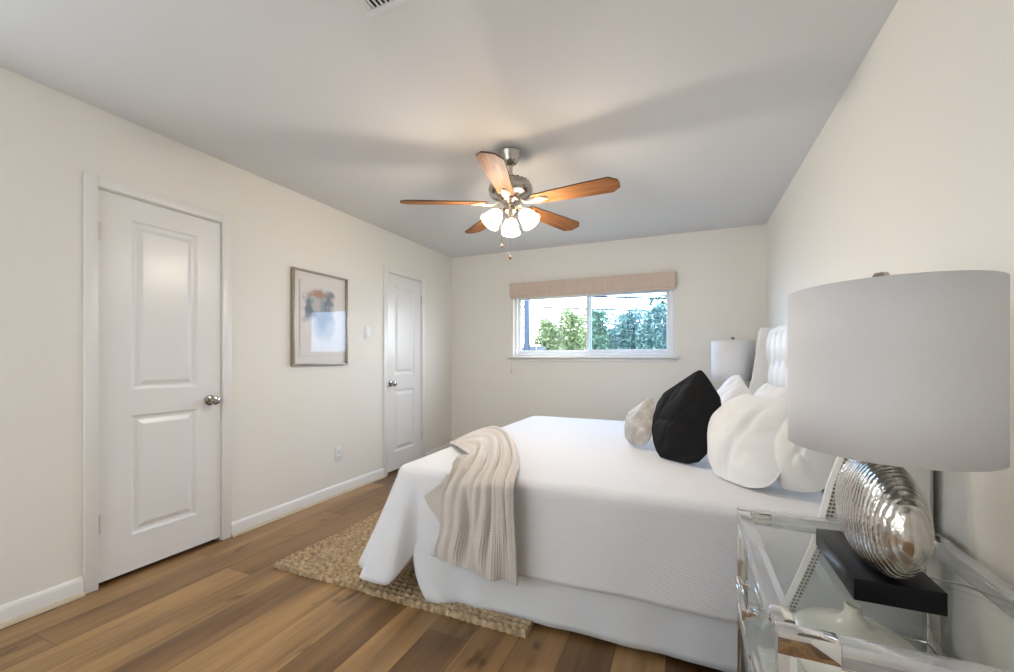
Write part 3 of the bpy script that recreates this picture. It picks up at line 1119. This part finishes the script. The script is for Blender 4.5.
def cover_pt(u, v):
    """u along the bed from head (0) to foot edge, beyond = hanging; v across, both ends hang"""
    xe, yn, yf = FX + R0, NYB + R0, FYB - R0
    L = HX - 0.03 - xe
    x = HX - 0.03 - min(u, L)
    a = max(0.0, u - L)
    side = 0
    W = yf - yn
    if v < 0:
        b, y, side = -v, yn, -1
    elif v > W:
        b, y, side = v - W, yf, 1
    else:
        b, y, side = 0.0, yn + v, 0
    e = max(a, b)
    if e <= 0:
        dx, dy = 0.0, 0.0
        th = 0
    else:
        if a >= b:
            th = (PI / 4) * (b / max(a, 1e-9))
        else:
            th = PI / 2 - (PI / 4) * (a / max(b, 1e-9))
        dx, dy = -math.cos(th), side * math.sin(th) if side else 0
        if side == 0:
            dx, dy, th = -1, 0, 0
    s2 = math.sin(2 * th) ** 2
    flat = R0 - RC
    out_, dn = 0.0, 0.0
    if e <= flat:
        out_ = e
    else:
        r_ = e - flat
        arc = RC * PI / 2
        if r_ < arc:
            out_ = flat + RC * math.sin(r_ / RC)
            dn = RC * (1 - math.cos(r_ / RC))
        else:
            h = r_ - arc
            # hang: flare grows at the foot and the corner
            lobe = math.exp(-((x - xe) / 0.07) ** 4) if side < 0 else 0.0
            near = 0.07 + 0.34 * lobe if side < 0 else 0.03
            fl = 0.27 * math.cos(th) ** 2 + near * math.sin(th) ** 2 + 0.13 * s2 * (1 if side < 0 else 0.4)
            fl -= 0.10 * math.exp(-((th - 0.85) / 0.12) ** 2) if side < 0 else 0
            s_ = (x * 5.5 if th > 0.8 else y * 5.0) + th * 2.5
            wv_ = math.sin(s_ * 1.3 + 0.7) * 0.5 + math.sin(s_ * 2.9 + 2.0) * 0.3 + 0.9 * noise.noise(Vector((s_, h * 2.5, 1.0)))
            out_ = flat + RC + h * fl + wv_ * h * 0.045 * (1.0 if th < 1.2 else 0.55)
            dn = RC + h * (1 - 0.35 * fl * fl) * (1 + 0.24 * lobe * min(1, th / 0.9) - 0.11 * (1 - lobe) * math.sin(th) ** 2)
    px = x + dx * out_
    py = y + dy * out_
    pz = TOP - dn
    # soft surface
    if e < flat:
        pz += 0.006 * noise.noise(Vector((px * 1.3, py * 1.3, 0))) + 0.0015 * noise.noise(Vector((px * 7, py * 3, 5)))
    else:
        n_ = noise.noise(Vector((px * 4, py * 4, pz * 3)))
        px += dx * 0.006 * n_
        py += dy * 0.006 * n_
    return (px, py, pz)


HANG = R0 - RC + RC * PI / 2 + 0.40
UL = (HX - 0.03 - (FX + R0)) + HANG
W_ = FYB - NYB - 2 * R0
nu = [i * UL / 119 for i in range(120)]
nv_vals = [-HANG + (W_ + 2 * HANG) * j / 159 for j in range(160)]


def cp(i, j):
    u, v = nu[i], nv_vals[j]
    x, y, z = cover_pt(u, v)
    return (x, y, z)


bm = B(); grid(bm, cp, 120, 160, lambda i, j: (nu[i], nv_vals[j]))
cv = obj('coverlet', bm, M['coverlet'], angle=180)
sd = cv.modifiers.new('thick', 'SOLIDIFY'); sd.thickness = 0.010; sd.offset = -1
tag(cv, 'white ribbed coverlet draped over the whole bed', 'bedspread')

# bed skirt: near side, foot, far side
bm = B()
path = [(0.50, 1.79)] + [(0.50 - 1.69 * t / 60, 1.785 - 0.02 * t / 60) for t in range(1, 60)]
path += [(-1.235 - 0.05 * math.sin(t), 1.80 - 0.045 * math.cos(t)) for t in (0.2, 0.6, 1.0, 1.4)]
path += [(-1.285, 1.83 + 1.9 * t / 60) for t in range(0, 61)]
path += [(-1.10 + 1.6 * t / 30, 3.80) for t in range(0, 31)]
NR = 16


def sk(i, j):
    x, y = path[i]
    t = j / (NR - 1)
    z = 0.40 - (0.40 - 0.019) * t
    w_ = 0.004 * math.sin(i * 0.55) * t + 0.006 * noise.noise(Vector((i * 0.25, t * 2, 0)))
    near = i < 62
    foot = 62 <= i <= 124
    k_ = 0.045 * t
    cornr = math.exp(-((i - 61) / 6.0) ** 2)
    if near:
        y -= k_ + w_ + 0.035 * cornr * t
        x += 0.125 * cornr * t ** 3
    elif foot:
        x += 0.125 * cornr * t ** 3 - w_ - 0.01 * t
    else:
        y += k_ + w_
    return (x, y, z)


grid(bm, sk, len(path), NR)
so = obj('bed_skirt', bm, M['skirt'], angle=180)
sd = so.modifiers.new('thick', 'SOLIDIFY'); sd.thickness = 0.004
tag(so, 'white cotton bed skirt hanging to the floor beneath the coverlet', 'bed skirt')

# ------------------------------------------------------------------ throw blanket
rows = [((-1.40, 2.34, 0.612), (-1.41, 2.43, 0.612)), ((-1.27, 2.20, 0.624), (-1.415, 2.60, 0.612)), ((-1.17, 2.09, 0.628), (-1.40, 2.78, 0.618)),
        ((-1.07, 1.98, 0.630), (-1.33, 2.88, 0.625)), ((-1.05, 1.90, 0.630), (-1.15, 2.70, 0.630)), ((-1.035, 1.81, 0.632), (-0.92, 2.28, 0.642)),
        ((-1.03, 1.748, 0.622), (-0.76, 1.93, 0.642)), ((-1.035, 1.716, 0.575), (-0.70, 1.742, 0.625)), ((-1.045, 1.700, 0.49), (-0.685, 1.706, 0.55)),
        ((-1.055, 1.690, 0.39), (-0.672, 1.690, 0.40)), ((-1.068, 1.682, 0.30), (-0.665, 1.678, 0.27)), ((-1.072, 1.675, 0.252), (-0.660, 1.670, 0.205))]


def catmull(P_, t):
    n = len(P_) - 1
    i = min(int(t * n), n - 1)
    f = t * n - i
    p0, p1, p2, p3 = P_[max(i - 1, 0)], P_[i], P_[i + 1], P_[min(i + 2, n)]
    return 0.5 * ((2 * p1) + (p2 - p0) * f + (2 * p0 - 5 * p1 + 4 * p2 - p3) * f * f + (3 * p1 - p0 - 3 * p2 + p3) * f * f * f)


LL = [Vector(a) for a, b in rows]
RR = [Vector(b) for a, b in rows]
NT_, NS = 110, 64


def thr(i, j):
    t = i / (NT_ - 1)
    s_ = j / (NS - 1)
    a, b = catmull(LL, t), catmull(RR, t)
    p = a.lerp(b, s_)
    amp = 0.006 + 0.022 * min(1, t * 1.5)
    fold = math.sin(s_ * 15 + 2.6 * math.sin(t * 4) + 3.0 * noise.noise(Vector((s_ * 2.5, t * 1.5, 9)))) * 0.42 + math.sin(s_ * 41 + t * 3) * 0.22 + 0.6 * noise.noise(Vector((s_ * 5, t * 3, 2)))
    gather = math.exp(-((t - 0.62) / 0.22) ** 2)
    deep = math.exp(-((s_ - 0.88) / 0.025) ** 2) * (-1.2) + gather * (math.exp(-((s_ - 0.50 + 0.1 * t) / 0.035) ** 2) * (-1.0) + math.exp(-((s_ - 0.66) / 0.03) ** 2) * (-0.9) + math.exp(-((s_ - 0.75) / 0.02) ** 2) * (-0.6))
    h = max(amp * (fold + deep + 0.9), 0.001)
    top = max(0.0, min(1.0, (0.62 - t) / 0.12))
    p = p + Vector((0, -h * (1 - top), h * top * 1.4))
    edge_ = max(0.0, (t - 0.93) / 0.07)
    if t > 0.55 and s_ < 1:
        p.x += 0.008 * math.sin(t * 25 + s_ * 3) * (1 - s_)
    if t > 0.98:
        p.z += 0.008 * noise.noise(Vector((s_ * 14, 0, 7)))
    # the cloth thins to a rolled border
    return p


bm = B(); grid(bm, thr, NT_, NS, lambda i, j: (j / NS * 0.8, i / NT_ * 1.4))
# pointed second layer underneath, on the left
FLAP = [[(-1.060, 1.742, 0.615), (-0.98, 1.742, 0.620)], [(-1.085, 1.722, 0.57), (-0.98, 1.722, 0.58)], [(-1.165, 1.702, 0.505), (-0.98, 1.708, 0.50)],
        [(-1.13, 1.696, 0.455), (-0.98, 1.700, 0.42)], [(-1.075, 1.690, 0.40), (-0.98, 1.694, 0.36)]]
FA = [Vector(a) for a, b in FLAP]; FB = [Vector(b) for a, b in FLAP]


def flp(i, j):
    t, s_ = i / 23, j / 11
    # straight segments so that the point stays sharp
    n = len(FA) - 1
    k_ = min(int(t * n), n - 1); f = t * n - k_
    a = FA[k_].lerp(FA[k_ + 1], f); b = FB[k_].lerp(FB[k_ + 1], f)
    p = a.lerp(b, s_)
    p.y -= 0.004 * math.sin(s_ * 8 + t * 5)
    return p


grid(bm, flp, 24, 12, lambda i, j: (j / 12 * 0.2, i / 24 * 0.3))
to = obj('throw_blanket', bm, M['throw'], angle=180)
sd = to.modifiers.new('thick', 'SOLIDIFY'); sd.thickness = 0.008; sd.offset = 1
tag(to, 'cream knitted throw blanket hanging in folds over the near side of the bed foot', 'blanket')


# ------------------------------------------------------------------ pillows
def chaikin_pts(P_, n=3):
    for _ in range(n):
        q = []
        for i in range(len(P_)):
            a, b = P_[i], P_[(i + 1) % len(P_)]
            q.append(a.lerp(b, 0.25)); q.append(a.lerp(b, 0.75))
        P_ = q
    return P_


def pillow(name, pts, n_, thick, mat, label, seed, power=2.4, wr=0.010, soft=1, trim=0.0, crease=None, zmin=0.622, dy=0.0):
    P_ = [Vector(p) + Vector((0, dy * (1 if p[2] < 0.72 else 0.25), 0)) for p in pts]
    n_ = Vector(n_).normalized()
    P_ = chaikin_pts(P_, soft) if soft else P_
    # resample
    loop = []
    per = sum((P_[(i + 1) % len(P_)] - P_[i]).length for i in range(len(P_)))
    N = 96
    acc, k_ = 0.0, 0
    seglen = (P_[1] - P_[0]).length
    for i in range(N):
        target = per * i / N
        while acc + seglen < target:
            acc += seglen
            k_ += 1
            seglen = (P_[(k_ + 1) % len(P_)] - P_[k_ % len(P_)]).length
        loop.append(P_[k_ % len(P_)].lerp(P_[(k_ + 1) % len(P_)], (target - acc) / seglen))
    c0 = sum(loop, Vector()) / N
    base = Vector((c0.x, c0.y, min(p.z for p in loop)))
    NRr = 22
    bm = B()
    for sgn in (1, -1):
        rings = []
        for r in range(NRr + 1):
            f = r / NRr
            f = 1 - (1 - f) ** 1.5
            h = thick * (1 - f ** power) ** 0.92
            if r == 0:
                rings.append([bm.verts.new(c0 + n_ * h * sgn)])
                continue
            rg = []
            for i, p in enumerate(loop):
                q = c0.lerp(p, f)
                w_ = noise.noise(Vector((q.x * 5 + seed, q.y * 5, q.z * 4 + sgn)))
                rad = noise.noise(Vector((i * 0.45, f * 1.2, seed * 3.1 + sgn)))
                hh_ = h + wr * w_ * (1 - f ** 6) + wr * 0.35 * rad * f ** 4 * (1 - f ** 8) + wr * 0.8 * noise.noise(Vector((q.x * 9, q.y * 9, q.z * 5 + seed))) * (1 - f ** 6)
                rid = 1 - min(1, abs(noise.noise(Vector((q.x * 4 + seed * 2, q.y * 4, q.z * 3.2)))) * 3.2)
                rid2 = 1 - min(1, abs(noise.noise(Vector((q.x * 8 + seed, q.y * 8, q.z * 6 + 4)))) * 3.0)
                hh_ -= wr * (0.75 * rid ** 3 + 0.45 * rid2 ** 3) * min(1, (1 - f) * 5) * 1.0
                if crease:
                    d_ = (q - Vector(crease[0])).dot(Vector(crease[1]).normalized())
                    hh_ -= crease[2] * math.exp(-(d_ / 0.016) ** 2) * (1 - f ** 4)
                q = q + n_ * max(hh_, 0.0) * sgn
                if q.z < zmin:
                    q.z = zmin + (q.z - zmin) * 0.03
                rg.append(bm.verts.new(q))
            rings.append(rg)
        for a, b in zip(rings, rings[1:]):
            for i in range(N):
                j = (i + 1) % N
                if len(a) == 1:
                    bm.faces.new((a[0], b[i], b[j]))
                else:
                    bm.faces.new((a[i], b[i], b[j], a[j]))
    bmesh.ops.remove_doubles(bm, verts=bm.verts, dist=0.0003)
    bmesh.ops.translate(bm, verts=bm.verts, vec=-base)
    o = obj(name, bm, mat, angle=180, loc=base)
    if trim:
        t_ = B()
        out_ = []
        for i, p in enumerate(loop):
            d = (p - c0).normalized()
            q = p + d * trim * 0.3
            q.z = max(q.z, zmin + trim)
            out_.append(q - base)
        # closed piping
        seg = 6
        rg_ = []
        for i, p in enumerate(out_):
            t = (out_[(i + 1) % N] - out_[i - 1]).normalized()
            a = n_; b = t.cross(a).normalized()
            rg_.append([t_.verts.new(p + a * math.cos(2 * PI * q / seg) * trim + b * math.sin(2 * PI * q / seg) * trim) for q in range(seg)])
        for i in range(N):
            a, b = rg_[i], rg_[(i + 1) % N]
            for q in range(seg):
                t_.faces.new((a[q], a[(q + 1) % seg], b[(q + 1) % seg], b[q]))
        obj('piping', t_, mat, o)
    tag(o, label, 'pillow')
    return o


pillow('pillow', [(-0.377, 2.963, 0.787), (-0.287, 2.909, 0.865), (-0.205, 2.857, 0.930), (-0.183, 2.768, 0.834), (-0.195, 2.69, 0.70), (-0.23, 2.685, 0.64), (-0.321, 2.768, 0.625), (-0.379, 2.875, 0.66)],
       (-0.697, -0.597, 0.398), 0.055, M['pillow_grey'], 'small silver grey textured pillow nearest the foot, in front of the black one', 3.0, wr=0.010, zmin=0.622, dy=-0.06)
pillow('pillow', [(-0.193, 2.654, 0.775), (-0.151, 2.707, 0.94), (-0.038, 2.656, 1.024), (0.060, 2.606, 1.100), (0.078, 2.59, 1.095), (0.12, 2.532, 1.029), (0.168, 2.451, 0.94), (0.140, 2.394, 0.801), (0.075, 2.362, 0.66),
                  (-0.015, 2.416, 0.619), (-0.117, 2.487, 0.61), (-0.17, 2.576, 0.666)],
       (-0.602, -0.702, 0.381), 0.075, M['velvet'], 'black velvet pillow leaning between the grey pillow and the big white one', 11.0, power=2.0, wr=0.012, soft=1, trim=0.004,
       crease=((-0.02, 2.5, 0.80), (0.15, 0.1, 0.95), 0.012), dy=-0.05)
pillow('pillow', [(0.087, 2.437, 0.697), (0.124, 2.527, 0.867), (0.241, 2.457, 0.99), (0.32, 2.314, 0.985), (0.425, 2.19, 1.00), (0.394, 2.088, 0.826), (0.321, 2.036, 0.66), (0.208, 2.156, 0.615), (0.129, 2.271, 0.610)],
       (-0.751, -0.501, 0.431), 0.11, M['pillow_white'], 'large plump white linen pillow right behind the black pillow', 21.0, wr=0.015, trim=0.003, dy=-0.10, soft=2, crease=((0.31, 2.18, 0.79), (-0.517, 0.851, 0.09), 0.016))
pillow('pillow', [(0.335, 2.062, 0.645), (0.330, 2.12, 0.809), (0.395, 2.103, 0.93), (0.43, 2.085, 1.0), (0.53, 2.01, 0.995), (0.545, 1.978, 0.87), (0.512, 1.956, 0.744), (0.475, 1.953, 0.661), (0.384, 2.018, 0.635)],
       (-0.605, -0.756, 0.252), 0.085, M['pillow_sham'], 'off white pillow slumped nearest the headboard beside the near lamp', 31.0, wr=0.020, soft=2, dy=-0.03)
pillow('pillow', [(0.168, 3.418, 0.833), (0.234, 3.42, 0.974), (0.323, 3.283, 1.075), (0.348, 3.132, 1.0), (0.385, 3.004, 0.933), (0.335, 2.85, 0.695), (0.20, 3.126, 0.640)],
       (-0.862, -0.304, 0.406), 0.07, M['pillow_back'], 'white pillow farthest away, its corner rising beside the far lamp', 41.0, wr=0.022)
pillow('pillow', [(0.364, 2.86, 0.945), (0.412, 2.805, 1.035), (0.447, 2.695, 1.012), (0.485, 2.581, 1.014), (0.479, 2.431, 0.771), (0.40, 2.55, 0.64), (0.337, 2.75, 0.66)],
       (-0.879, -0.362, 0.31), 0.06, M['pillow_back'], 'white pillow against the headboard tufting, behind the large white linen one', 51.0, wr=0.022)

# ------------------------------------------------------------------ nightstand (near), local origin at the floor centre
NSX, NSY = 0.406, 1.252
ns = tag(empty('nightstand', (NSX, NSY, 0)), 'chrome and clear acrylic nightstand with glass top holding the near lamp', 'nightstand')
hx, hy, HT = 0.253, 0.350, 0.67
RB = 0.040


def nobj(nm, bm, m, p=ns, **kw):
    return obj(nm, bm, m, p, **kw)


def rail(bm, x0, x1, y0, y1, z0, z1):
    box(bm, x0, x1, y0, y1, z0, z1, 0.0015)


# legs
for sx in (-1, 1):
    for sy in (-1, 1):
        bm = B()
        xo, yo = sx * hx, sy * hy
        rail(bm, min(xo, xo - sx * 0.030), max(xo, xo - sx * 0.030), min(yo, yo - sy * 0.030), max(yo, yo - sy * 0.030), 0.0, HT - RB)
        nobj('leg', bm, M['chrome'])
# chrome corner pieces of the top frame (L-shaped)
CL, RWd = 0.095, 0.036
for sx in (-1, 1):
    for sy in (-1, 1):
        bm = B()
        xo, yo = sx * hx, sy * hy
        X = sorted((xo, xo - sx * CL)); Y = sorted((yo, yo - sy * RWd))
        rail(bm, X[0], X[1], Y[0], Y[1], HT - RB, HT)
        X = sorted((xo, xo - sx * RWd)); Y = sorted((yo - sy * RWd, yo - sy * CL))
        rail(bm, X[0], X[1], Y[0], Y[1], HT - RB, HT)
        nobj('corner_bracket', bm, M['chrome'])
# acrylic rails of the top frame with thin chrome lip
for sy in (-1, 1):
    Y = sorted((sy * hy, sy * (hy - RWd)))
    bm = B(); rail(bm, -hx + CL, hx - CL, Y[0], Y[1], HT - RB, HT - 0.001); nobj('acrylic_rail', bm, M['lucite'])
    bm = B(); rail(bm, -hx + CL, hx - CL, Y[0], Y[1], HT - RB - 0.004, HT - RB); nobj('rail_trim', bm, M['chrome'])
for sx in (-1, 1):
    X = sorted((sx * hx, sx * (hx - RWd)))
    bm = B(); rail(bm, X[0], X[1], -hy + CL, hy - CL, HT - RB, HT - 0.001); nobj('acrylic_rail', bm, M['lucite'])
    bm = B(); rail(bm, X[0], X[1], -hy + CL, hy - CL, HT - RB - 0.004, HT - RB); nobj('rail_trim', bm, M['chrome'])
bm = B(); box(bm, -hx + RWd + 0.001, hx - RWd - 0.001, -hy + RWd + 0.001, hy - RWd - 0.001, HT - 0.012, HT - 0.003, 0.001)
nobj('glass_top', bm, M['glass'])
# middle shelf: chrome frame with mirror
SZ = 0.36
bm = B()
for sy in (-1, 1):
    Y = sorted((sy * hy, sy * (hy - 0.028)))
    rail(bm, -hx + 0.030, hx - 0.030, Y[0], Y[1], SZ - 0.03, SZ)
for sx in (-1, 1):
    X = sorted((sx * hx, sx * (hx - 0.028)))
    rail(bm, X[0], X[1], -hy + 0.030, hy - 0.030, SZ - 0.03, SZ)
nobj('shelf_frame', bm, M['chrome'])
bm = B(); box(bm, -hx + 0.029, hx - 0.029, -hy + 0.029, hy - 0.029, SZ - 0.014, SZ - 0.004)
nobj('shelf', bm, M['mirror'], smooth=False)
# lower shelf
bm = B()
for sy in (-1, 1):
    Y = sorted((sy * hy, sy * (hy - 0.028)))
    rail(bm, -hx + 0.030, hx - 0.030, Y[0], Y[1], 0.07, 0.10)
for sx in (-1, 1):
    X = sorted((sx * hx, sx * (hx - 0.028)))
    rail(bm, X[0], X[1], -hy + 0.030, hy - 0.030, 0.07, 0.10)
nobj('shelf_frame', bm, M['chrome'])
bm = B(); box(bm, -hx + 0.029, hx - 0.029, -hy + 0.029, hy - 0.029, 0.084, 0.094)
nobj('shelf', bm, M['glass'], smooth=False)
# drawer fronts with chrome bar handles, on the side that faces the room
for (z0, z1, zh) in ((SZ + 0.006, HT - RB - 0.008, 0.545), (0.106, SZ - 0.036, 0.235)):
    bm = B(); box(bm, -hx + 0.004, -hx + 0.012, -hy + 0.034, hy - 0.034, z0, z1, 0.001)
    dr = nobj('drawer_front', bm, M['glass'])
    bm = B()
    rail(bm, -hx - 0.030, -hx - 0.016, -0.085, 0.085, zh - 0.015, zh + 0.015)
    for yy_ in (-0.07, 0.07):
        rail(bm, -hx - 0.018, -hx + 0.0035, yy_ - 0.008, yy_ + 0.008, zh - 0.008, zh + 0.008)
    obj('handle', bm, M['chrome'], dr)

# vase on the middle shelf
bm = B()
lathe(bm, [(0, 0.0005), (0.045, 0.0005), (0.052, 0.006), (0.085, 0.050), (0.116, 0.105), (0.128, 0.140), (0.125, 0.160), (0.104, 0.177), (0.072, 0.189), (0.044, 0.200),
           (0.028, 0.210), (0.019, 0.222), (0.0155, 0.236), (0.017, 0.244), (0.014, 0.245), (0.012, 0.236), (0.012, 0.21), (0, 0.205)], 48)
vo = obj('vase', bm, M['vase'], loc=(0.352, 1.205, SZ - 0.0035), angle=60)
tag(vo, 'pale ceramic vase with narrow neck under the glass top of the near nightstand', 'vase')

# lamp, local origin on the table top
LX, LY = 0.385, 1.145
LZ = HT
lamp = tag(empty('table_lamp', (LX, LY, LZ)), 'large table lamp with hammered silver body on black block, on the near nightstand', 'table lamp')
bm = B(); box(bm, -0.068, 0.078, -0.065, 0.215, 0.0, 0.045, 0.0015)
obj('base_block', bm, M['blackblock'], lamp)
bm = B()
prof = []
for i in range(41):
    a = PI * i / 40
    prof.append((math.sin(a) ** 0.92, -math.cos(a)))
prof[0] = (0, -1); prof[-1] = (0, 1)
lathe(bm, prof, 96)
for v_ in bm.verts:
    v_.co.x *= 0.064
    v_.co.y *= 0.165
    v_.co.z *= 0.122
# gentle ribs in the geometry itself
for v_ in bm.verts:
    t = v_.co.y / 0.165
    f_ = 1 + 0.004 * math.sin(t * 46 + 2.5 * math.sin(v_.co.z * 22)) * (1 - abs(t))
    v_.co.x *= f_
body = obj('body', bm, M['silver'], lamp, loc=(0.0, 0.020, 0.164), angle=180)
bm = B()
lathe(bm, [(0, 0.280), (0.022, 0.280), (0.024, 0.288), (0.012, 0.296), (0.008, 0.31), (0.016, 0.315), (0.016, 0.37), (0, 0.372)], 24, (0, 0.01, 0))
tube(bm, [(0, 0.01, 0.36), (0, 0.01, 0.658)], 0.003, 8)
obj('socket', bm, M['nickel'], lamp)
bm = B()
SB, ST = 0.309, 0.647
rx, ry = 0.168, 0.203
lathe(bm, [(1, SB), (1, SB + 0.11), (1, SB + 0.22), (1, ST)], 72, (0, 0, 0), None, rx, ry)
shd = obj('lamp_shade', bm, M['shade'], lamp)
sd = shd.modifiers.new('thick', 'SOLIDIFY'); sd.thickness = 0.003; sd.offset = -1
bm = B()
for a in (0, 2.094, 4.189):
    tube(bm, [(0, 0.0, ST - 0.025), ((rx - 0.005) * math.cos(a), (ry - 0.005) * math.sin(a), ST - 0.025)], 0.002, 6)
obj('shade_spider', bm, M['nickel'], lamp)
bm = B()
lathe(bm, [(0, ST - 0.028), (0.006, ST - 0.028), (0.006, ST + 0.014), (0.012, ST + 0.020), (0.016, ST + 0.028), (0.012, ST + 0.036), (0, ST + 0.038)], 20, (0, 0.006, 0))
obj('finial', bm, M['nickel'], lamp)
bm = B()
cord = [(0.079, 0.10, 0.012), (0.10, 0.105, 0.006), (0.13, 0.10, 0.0035), (0.17, 0.09, 0.0035), (0.215, 0.05, 0.0035), (0.265, 0.03, 0.004), (0.2885, 0.02, -0.01), (0.2885, 0.02, -0.35), (0.2885, 0.02, -0.45)]
P_ = [Vector(p) for p in cord]
tube(bm, [catmull(P_, t / 60) for t in range(61)], 0.0022, 8)
obj('power_cord', bm, M['cordgrey'], lamp)

# far nightstand and lamp
ns2 = copy_tree(ns)
ns2.location = (NSX - 0.03, 4.29, 0)
ns2.scale = (1, 0.86, 1)
ns2['label'] = 'chrome and acrylic nightstand in the corner hidden behind the bed and far lamp'
lamp2 = copy_tree(lamp)
lamp2.location = (0.366, 4.13, LZ)
lamp2['label'] = 'table lamp with plain white shade standing in the far corner beyond the pillows'
ns['group'] = ns2['group'] = 'nightstands on both sides of the bed'
lamp['group'] = lamp2['group'] = 'table lamps on both sides of the bed'

# ------------------------------------------------------------------ outside the window
bm = B(); box(bm, -14, 12, YB + 0.2, 26, -0.35, -0.25)
struct(obj('ground_outside', bm, M['soil'], smooth=False))
bm = B(); box(bm, -2.852, -2.752, 7.45, 7.55, -0.25, 3.0, 0.01)
tag(obj('wooden_post', bm, M['post']), 'dark upright post outside the left window pane', 'post')
fe = tag(empty('garden_fence', (-3.2, 7.9, -0.25)), 'weathered grey fence low behind the post outside the window', 'fence')
bm = B()
for i in range(10):
    box(bm, -1.35 + i * 0.2, -1.35 + i * 0.2 + 0.19, -0.01, 0.01, 0.0, 1.643, 0.002)
obj('fence_board', bm, M['fence'], fe)
bm = B(); box(bm, -1.36, 0.55, -0.05, -0.012, 1.645, 1.685, 0.003); obj('top_rail', bm, M['vinyl'], fe)
for zz, (za, zb_) in enumerate(((2.328, 2.102), (2.62, 2.372), (2.20, 2.13))):
    bm = B()
    P_ = []
    for t in range(25):
        f = t / 24
        x = -7 + 10 * f
        g = (x + 3.215) / 2.85
        P_.append((x, 9.0 + 0.1 * zz, za + (zb_ - za) * g + 0.02 * (f - 0.5) ** 2))
    if zz == 2:
        continue
    tube(bm, P_, 0.021, 6)
    tag(obj('power_cable', bm, M['wire']), ['lower black overhead cable crossing behind both window panes', 'upper black overhead cable visible in the right window pane'][zz], 'cable', 'overhead cables outside')


def shrub(x, y, w, h, n, mat, label, seed, leaf=0.05):
    rnd = random.Random(seed)
    r = tag(empty('shrub', (x, y, -0.25)), label, 'shrub', 'tall shrubs outside the window')
    bm = B()
    for i in range(7):
        a = rnd.uniform(-0.26, 0.26)
        tube(bm, [(a * 0.4, rnd.uniform(-0.1, 0.1), 0), (a * 0.8, rnd.uniform(-0.2, 0.2), h * 0.5), (a, rnd.uniform(-0.2, 0.2), h * rnd.uniform(0.85, 0.98))], [0.012, 0.009, 0.004], 5)
    obj('stem', bm, M['stem'], r)
    bm = B()
    for i in range(n):
        zf = rnd.random() ** 0.7
        zz = h * (0.15 + 0.9 * zf)
        ww = w * (0.55 if zf < 0.75 else 0.55 - (zf - 0.75) * 1.2)
        px, py = rnd.gauss(0, ww * 0.55), rnd.gauss(0, 0.16)
        while abs(px) > 0.29 or abs(py) > 0.26:
            px, py = rnd.gauss(0, ww * 0.55), rnd.gauss(0, 0.16)
        zz += 0.12 * math.sin(px * 6 + seed)
        d = Vector((rnd.uniform(-1, 1), rnd.uniform(-1, 1), rnd.uniform(-0.7, 0.9))).normalized()
        L = leaf * rnd.uniform(0.7, 1.6)
        s_ = d.cross(Vector((rnd.uniform(-1, 1), rnd.uniform(-1, 1), rnd.uniform(-1, 1)))).normalized() * L * 0.24
        c_ = Vector((px, py, zz))
        bm.faces.new([bm.verts.new(q) for q in (c_, c_ + d * L * 0.45 + s_, c_ + d * L, c_ + d * L * 0.5 - s_)])
    f_ = obj('foliage', bm, mat, r, smooth=False)
    f_['kind'] = 'stuff'
    return r


specs = [(-2.66, 8.35, 0.62, 2.02, 'leaf', 'short green bush just right of the dark post outside'),
         (-2.13, 8.3, 0.80, 2.25, 'leaf', 'tall pale green bush behind the middle of the left window pane'),
         (-1.60, 8.05, 0.75, 2.30, 'leaf', 'green bush at the right end of the left window pane'),
         (-1.05, 8.3, 0.80, 2.25, 'leaf2', 'bluish green bush at the left end of the right window pane'),
         (-0.55, 8.0, 0.80, 2.20, 'leaf2', 'bluish green bush behind the middle of the right window pane'),
         (-0.05, 8.2, 0.85, 2.30, 'leaf', 'green bush at the far right end of the right window pane')]
for i, (x, y, w_, h_, mm, lb) in enumerate(specs):
    shrub(x, y, w_, h_, 8000, M[mm], lb, 40 + i)
# clipped hedge behind the shrubs
bm = B()
HN, HM = 90, 20


def hed(i, j):
    x = -3.2 + 4.2 * i / (HN - 1)
    t = PI * j / (HM - 1)
    n_ = noise.fractal(Vector((x * 3.1, math.cos(t) * 2, math.sin(t) * 2)), 1.0, 2.0, 4)
    return (x, 0.45 * -math.cos(t) + 0.10 * n_, 2.02 * min(1, math.sin(t) * 1.6) + 0.16 * n_)


grid(bm, hed, HN, HM)
hg = obj('hedge', bm, M['hedge'], loc=(0, 9.9, -0.25))
tag(hg, 'long blue green hedge showing between the shrubs outside the window', 'hedge')
# overhanging twig
rnd = random.Random(5)
bm = B()
tube(bm, [(0.9, 0, 0.35), (0.5, 0, 0.16), (0.2, 0.0, 0.06), (0.0, 0.02, 0.0)], [0.02, 0.014, 0.008, 0.004], 6)
tw = obj('tree_branch', bm, M['stem'], loc=(-0.52, 7.0, 2.06))
tag(tw, 'dark leafy branch tip hanging at the top right of the window view', 'branch')
bm = B()
for i in range(90):
    t = rnd.random() * 0.75
    c_ = Vector((t + rnd.gauss(0, 0.06), rnd.gauss(0, 0.06), t * 0.35 + rnd.gauss(0, 0.04)))
    d = Vector((rnd.uniform(-1, 1), rnd.uniform(-1, 1), rnd.uniform(-1, 0.5))).normalized()
    L = 0.07 * rnd.uniform(0.7, 1.3)
    s_ = d.cross(Vector((0.3, 1, 0.2))).normalized() * L * 0.28
    bm.faces.new([bm.verts.new(q) for q in (c_, c_ + d * L * 0.45 + s_, c_ + d * L, c_ + d * L * 0.5 - s_)])
lf = obj('foliage', bm, M['leafdark'], tw, smooth=False)
lf['kind'] = 'stuff'
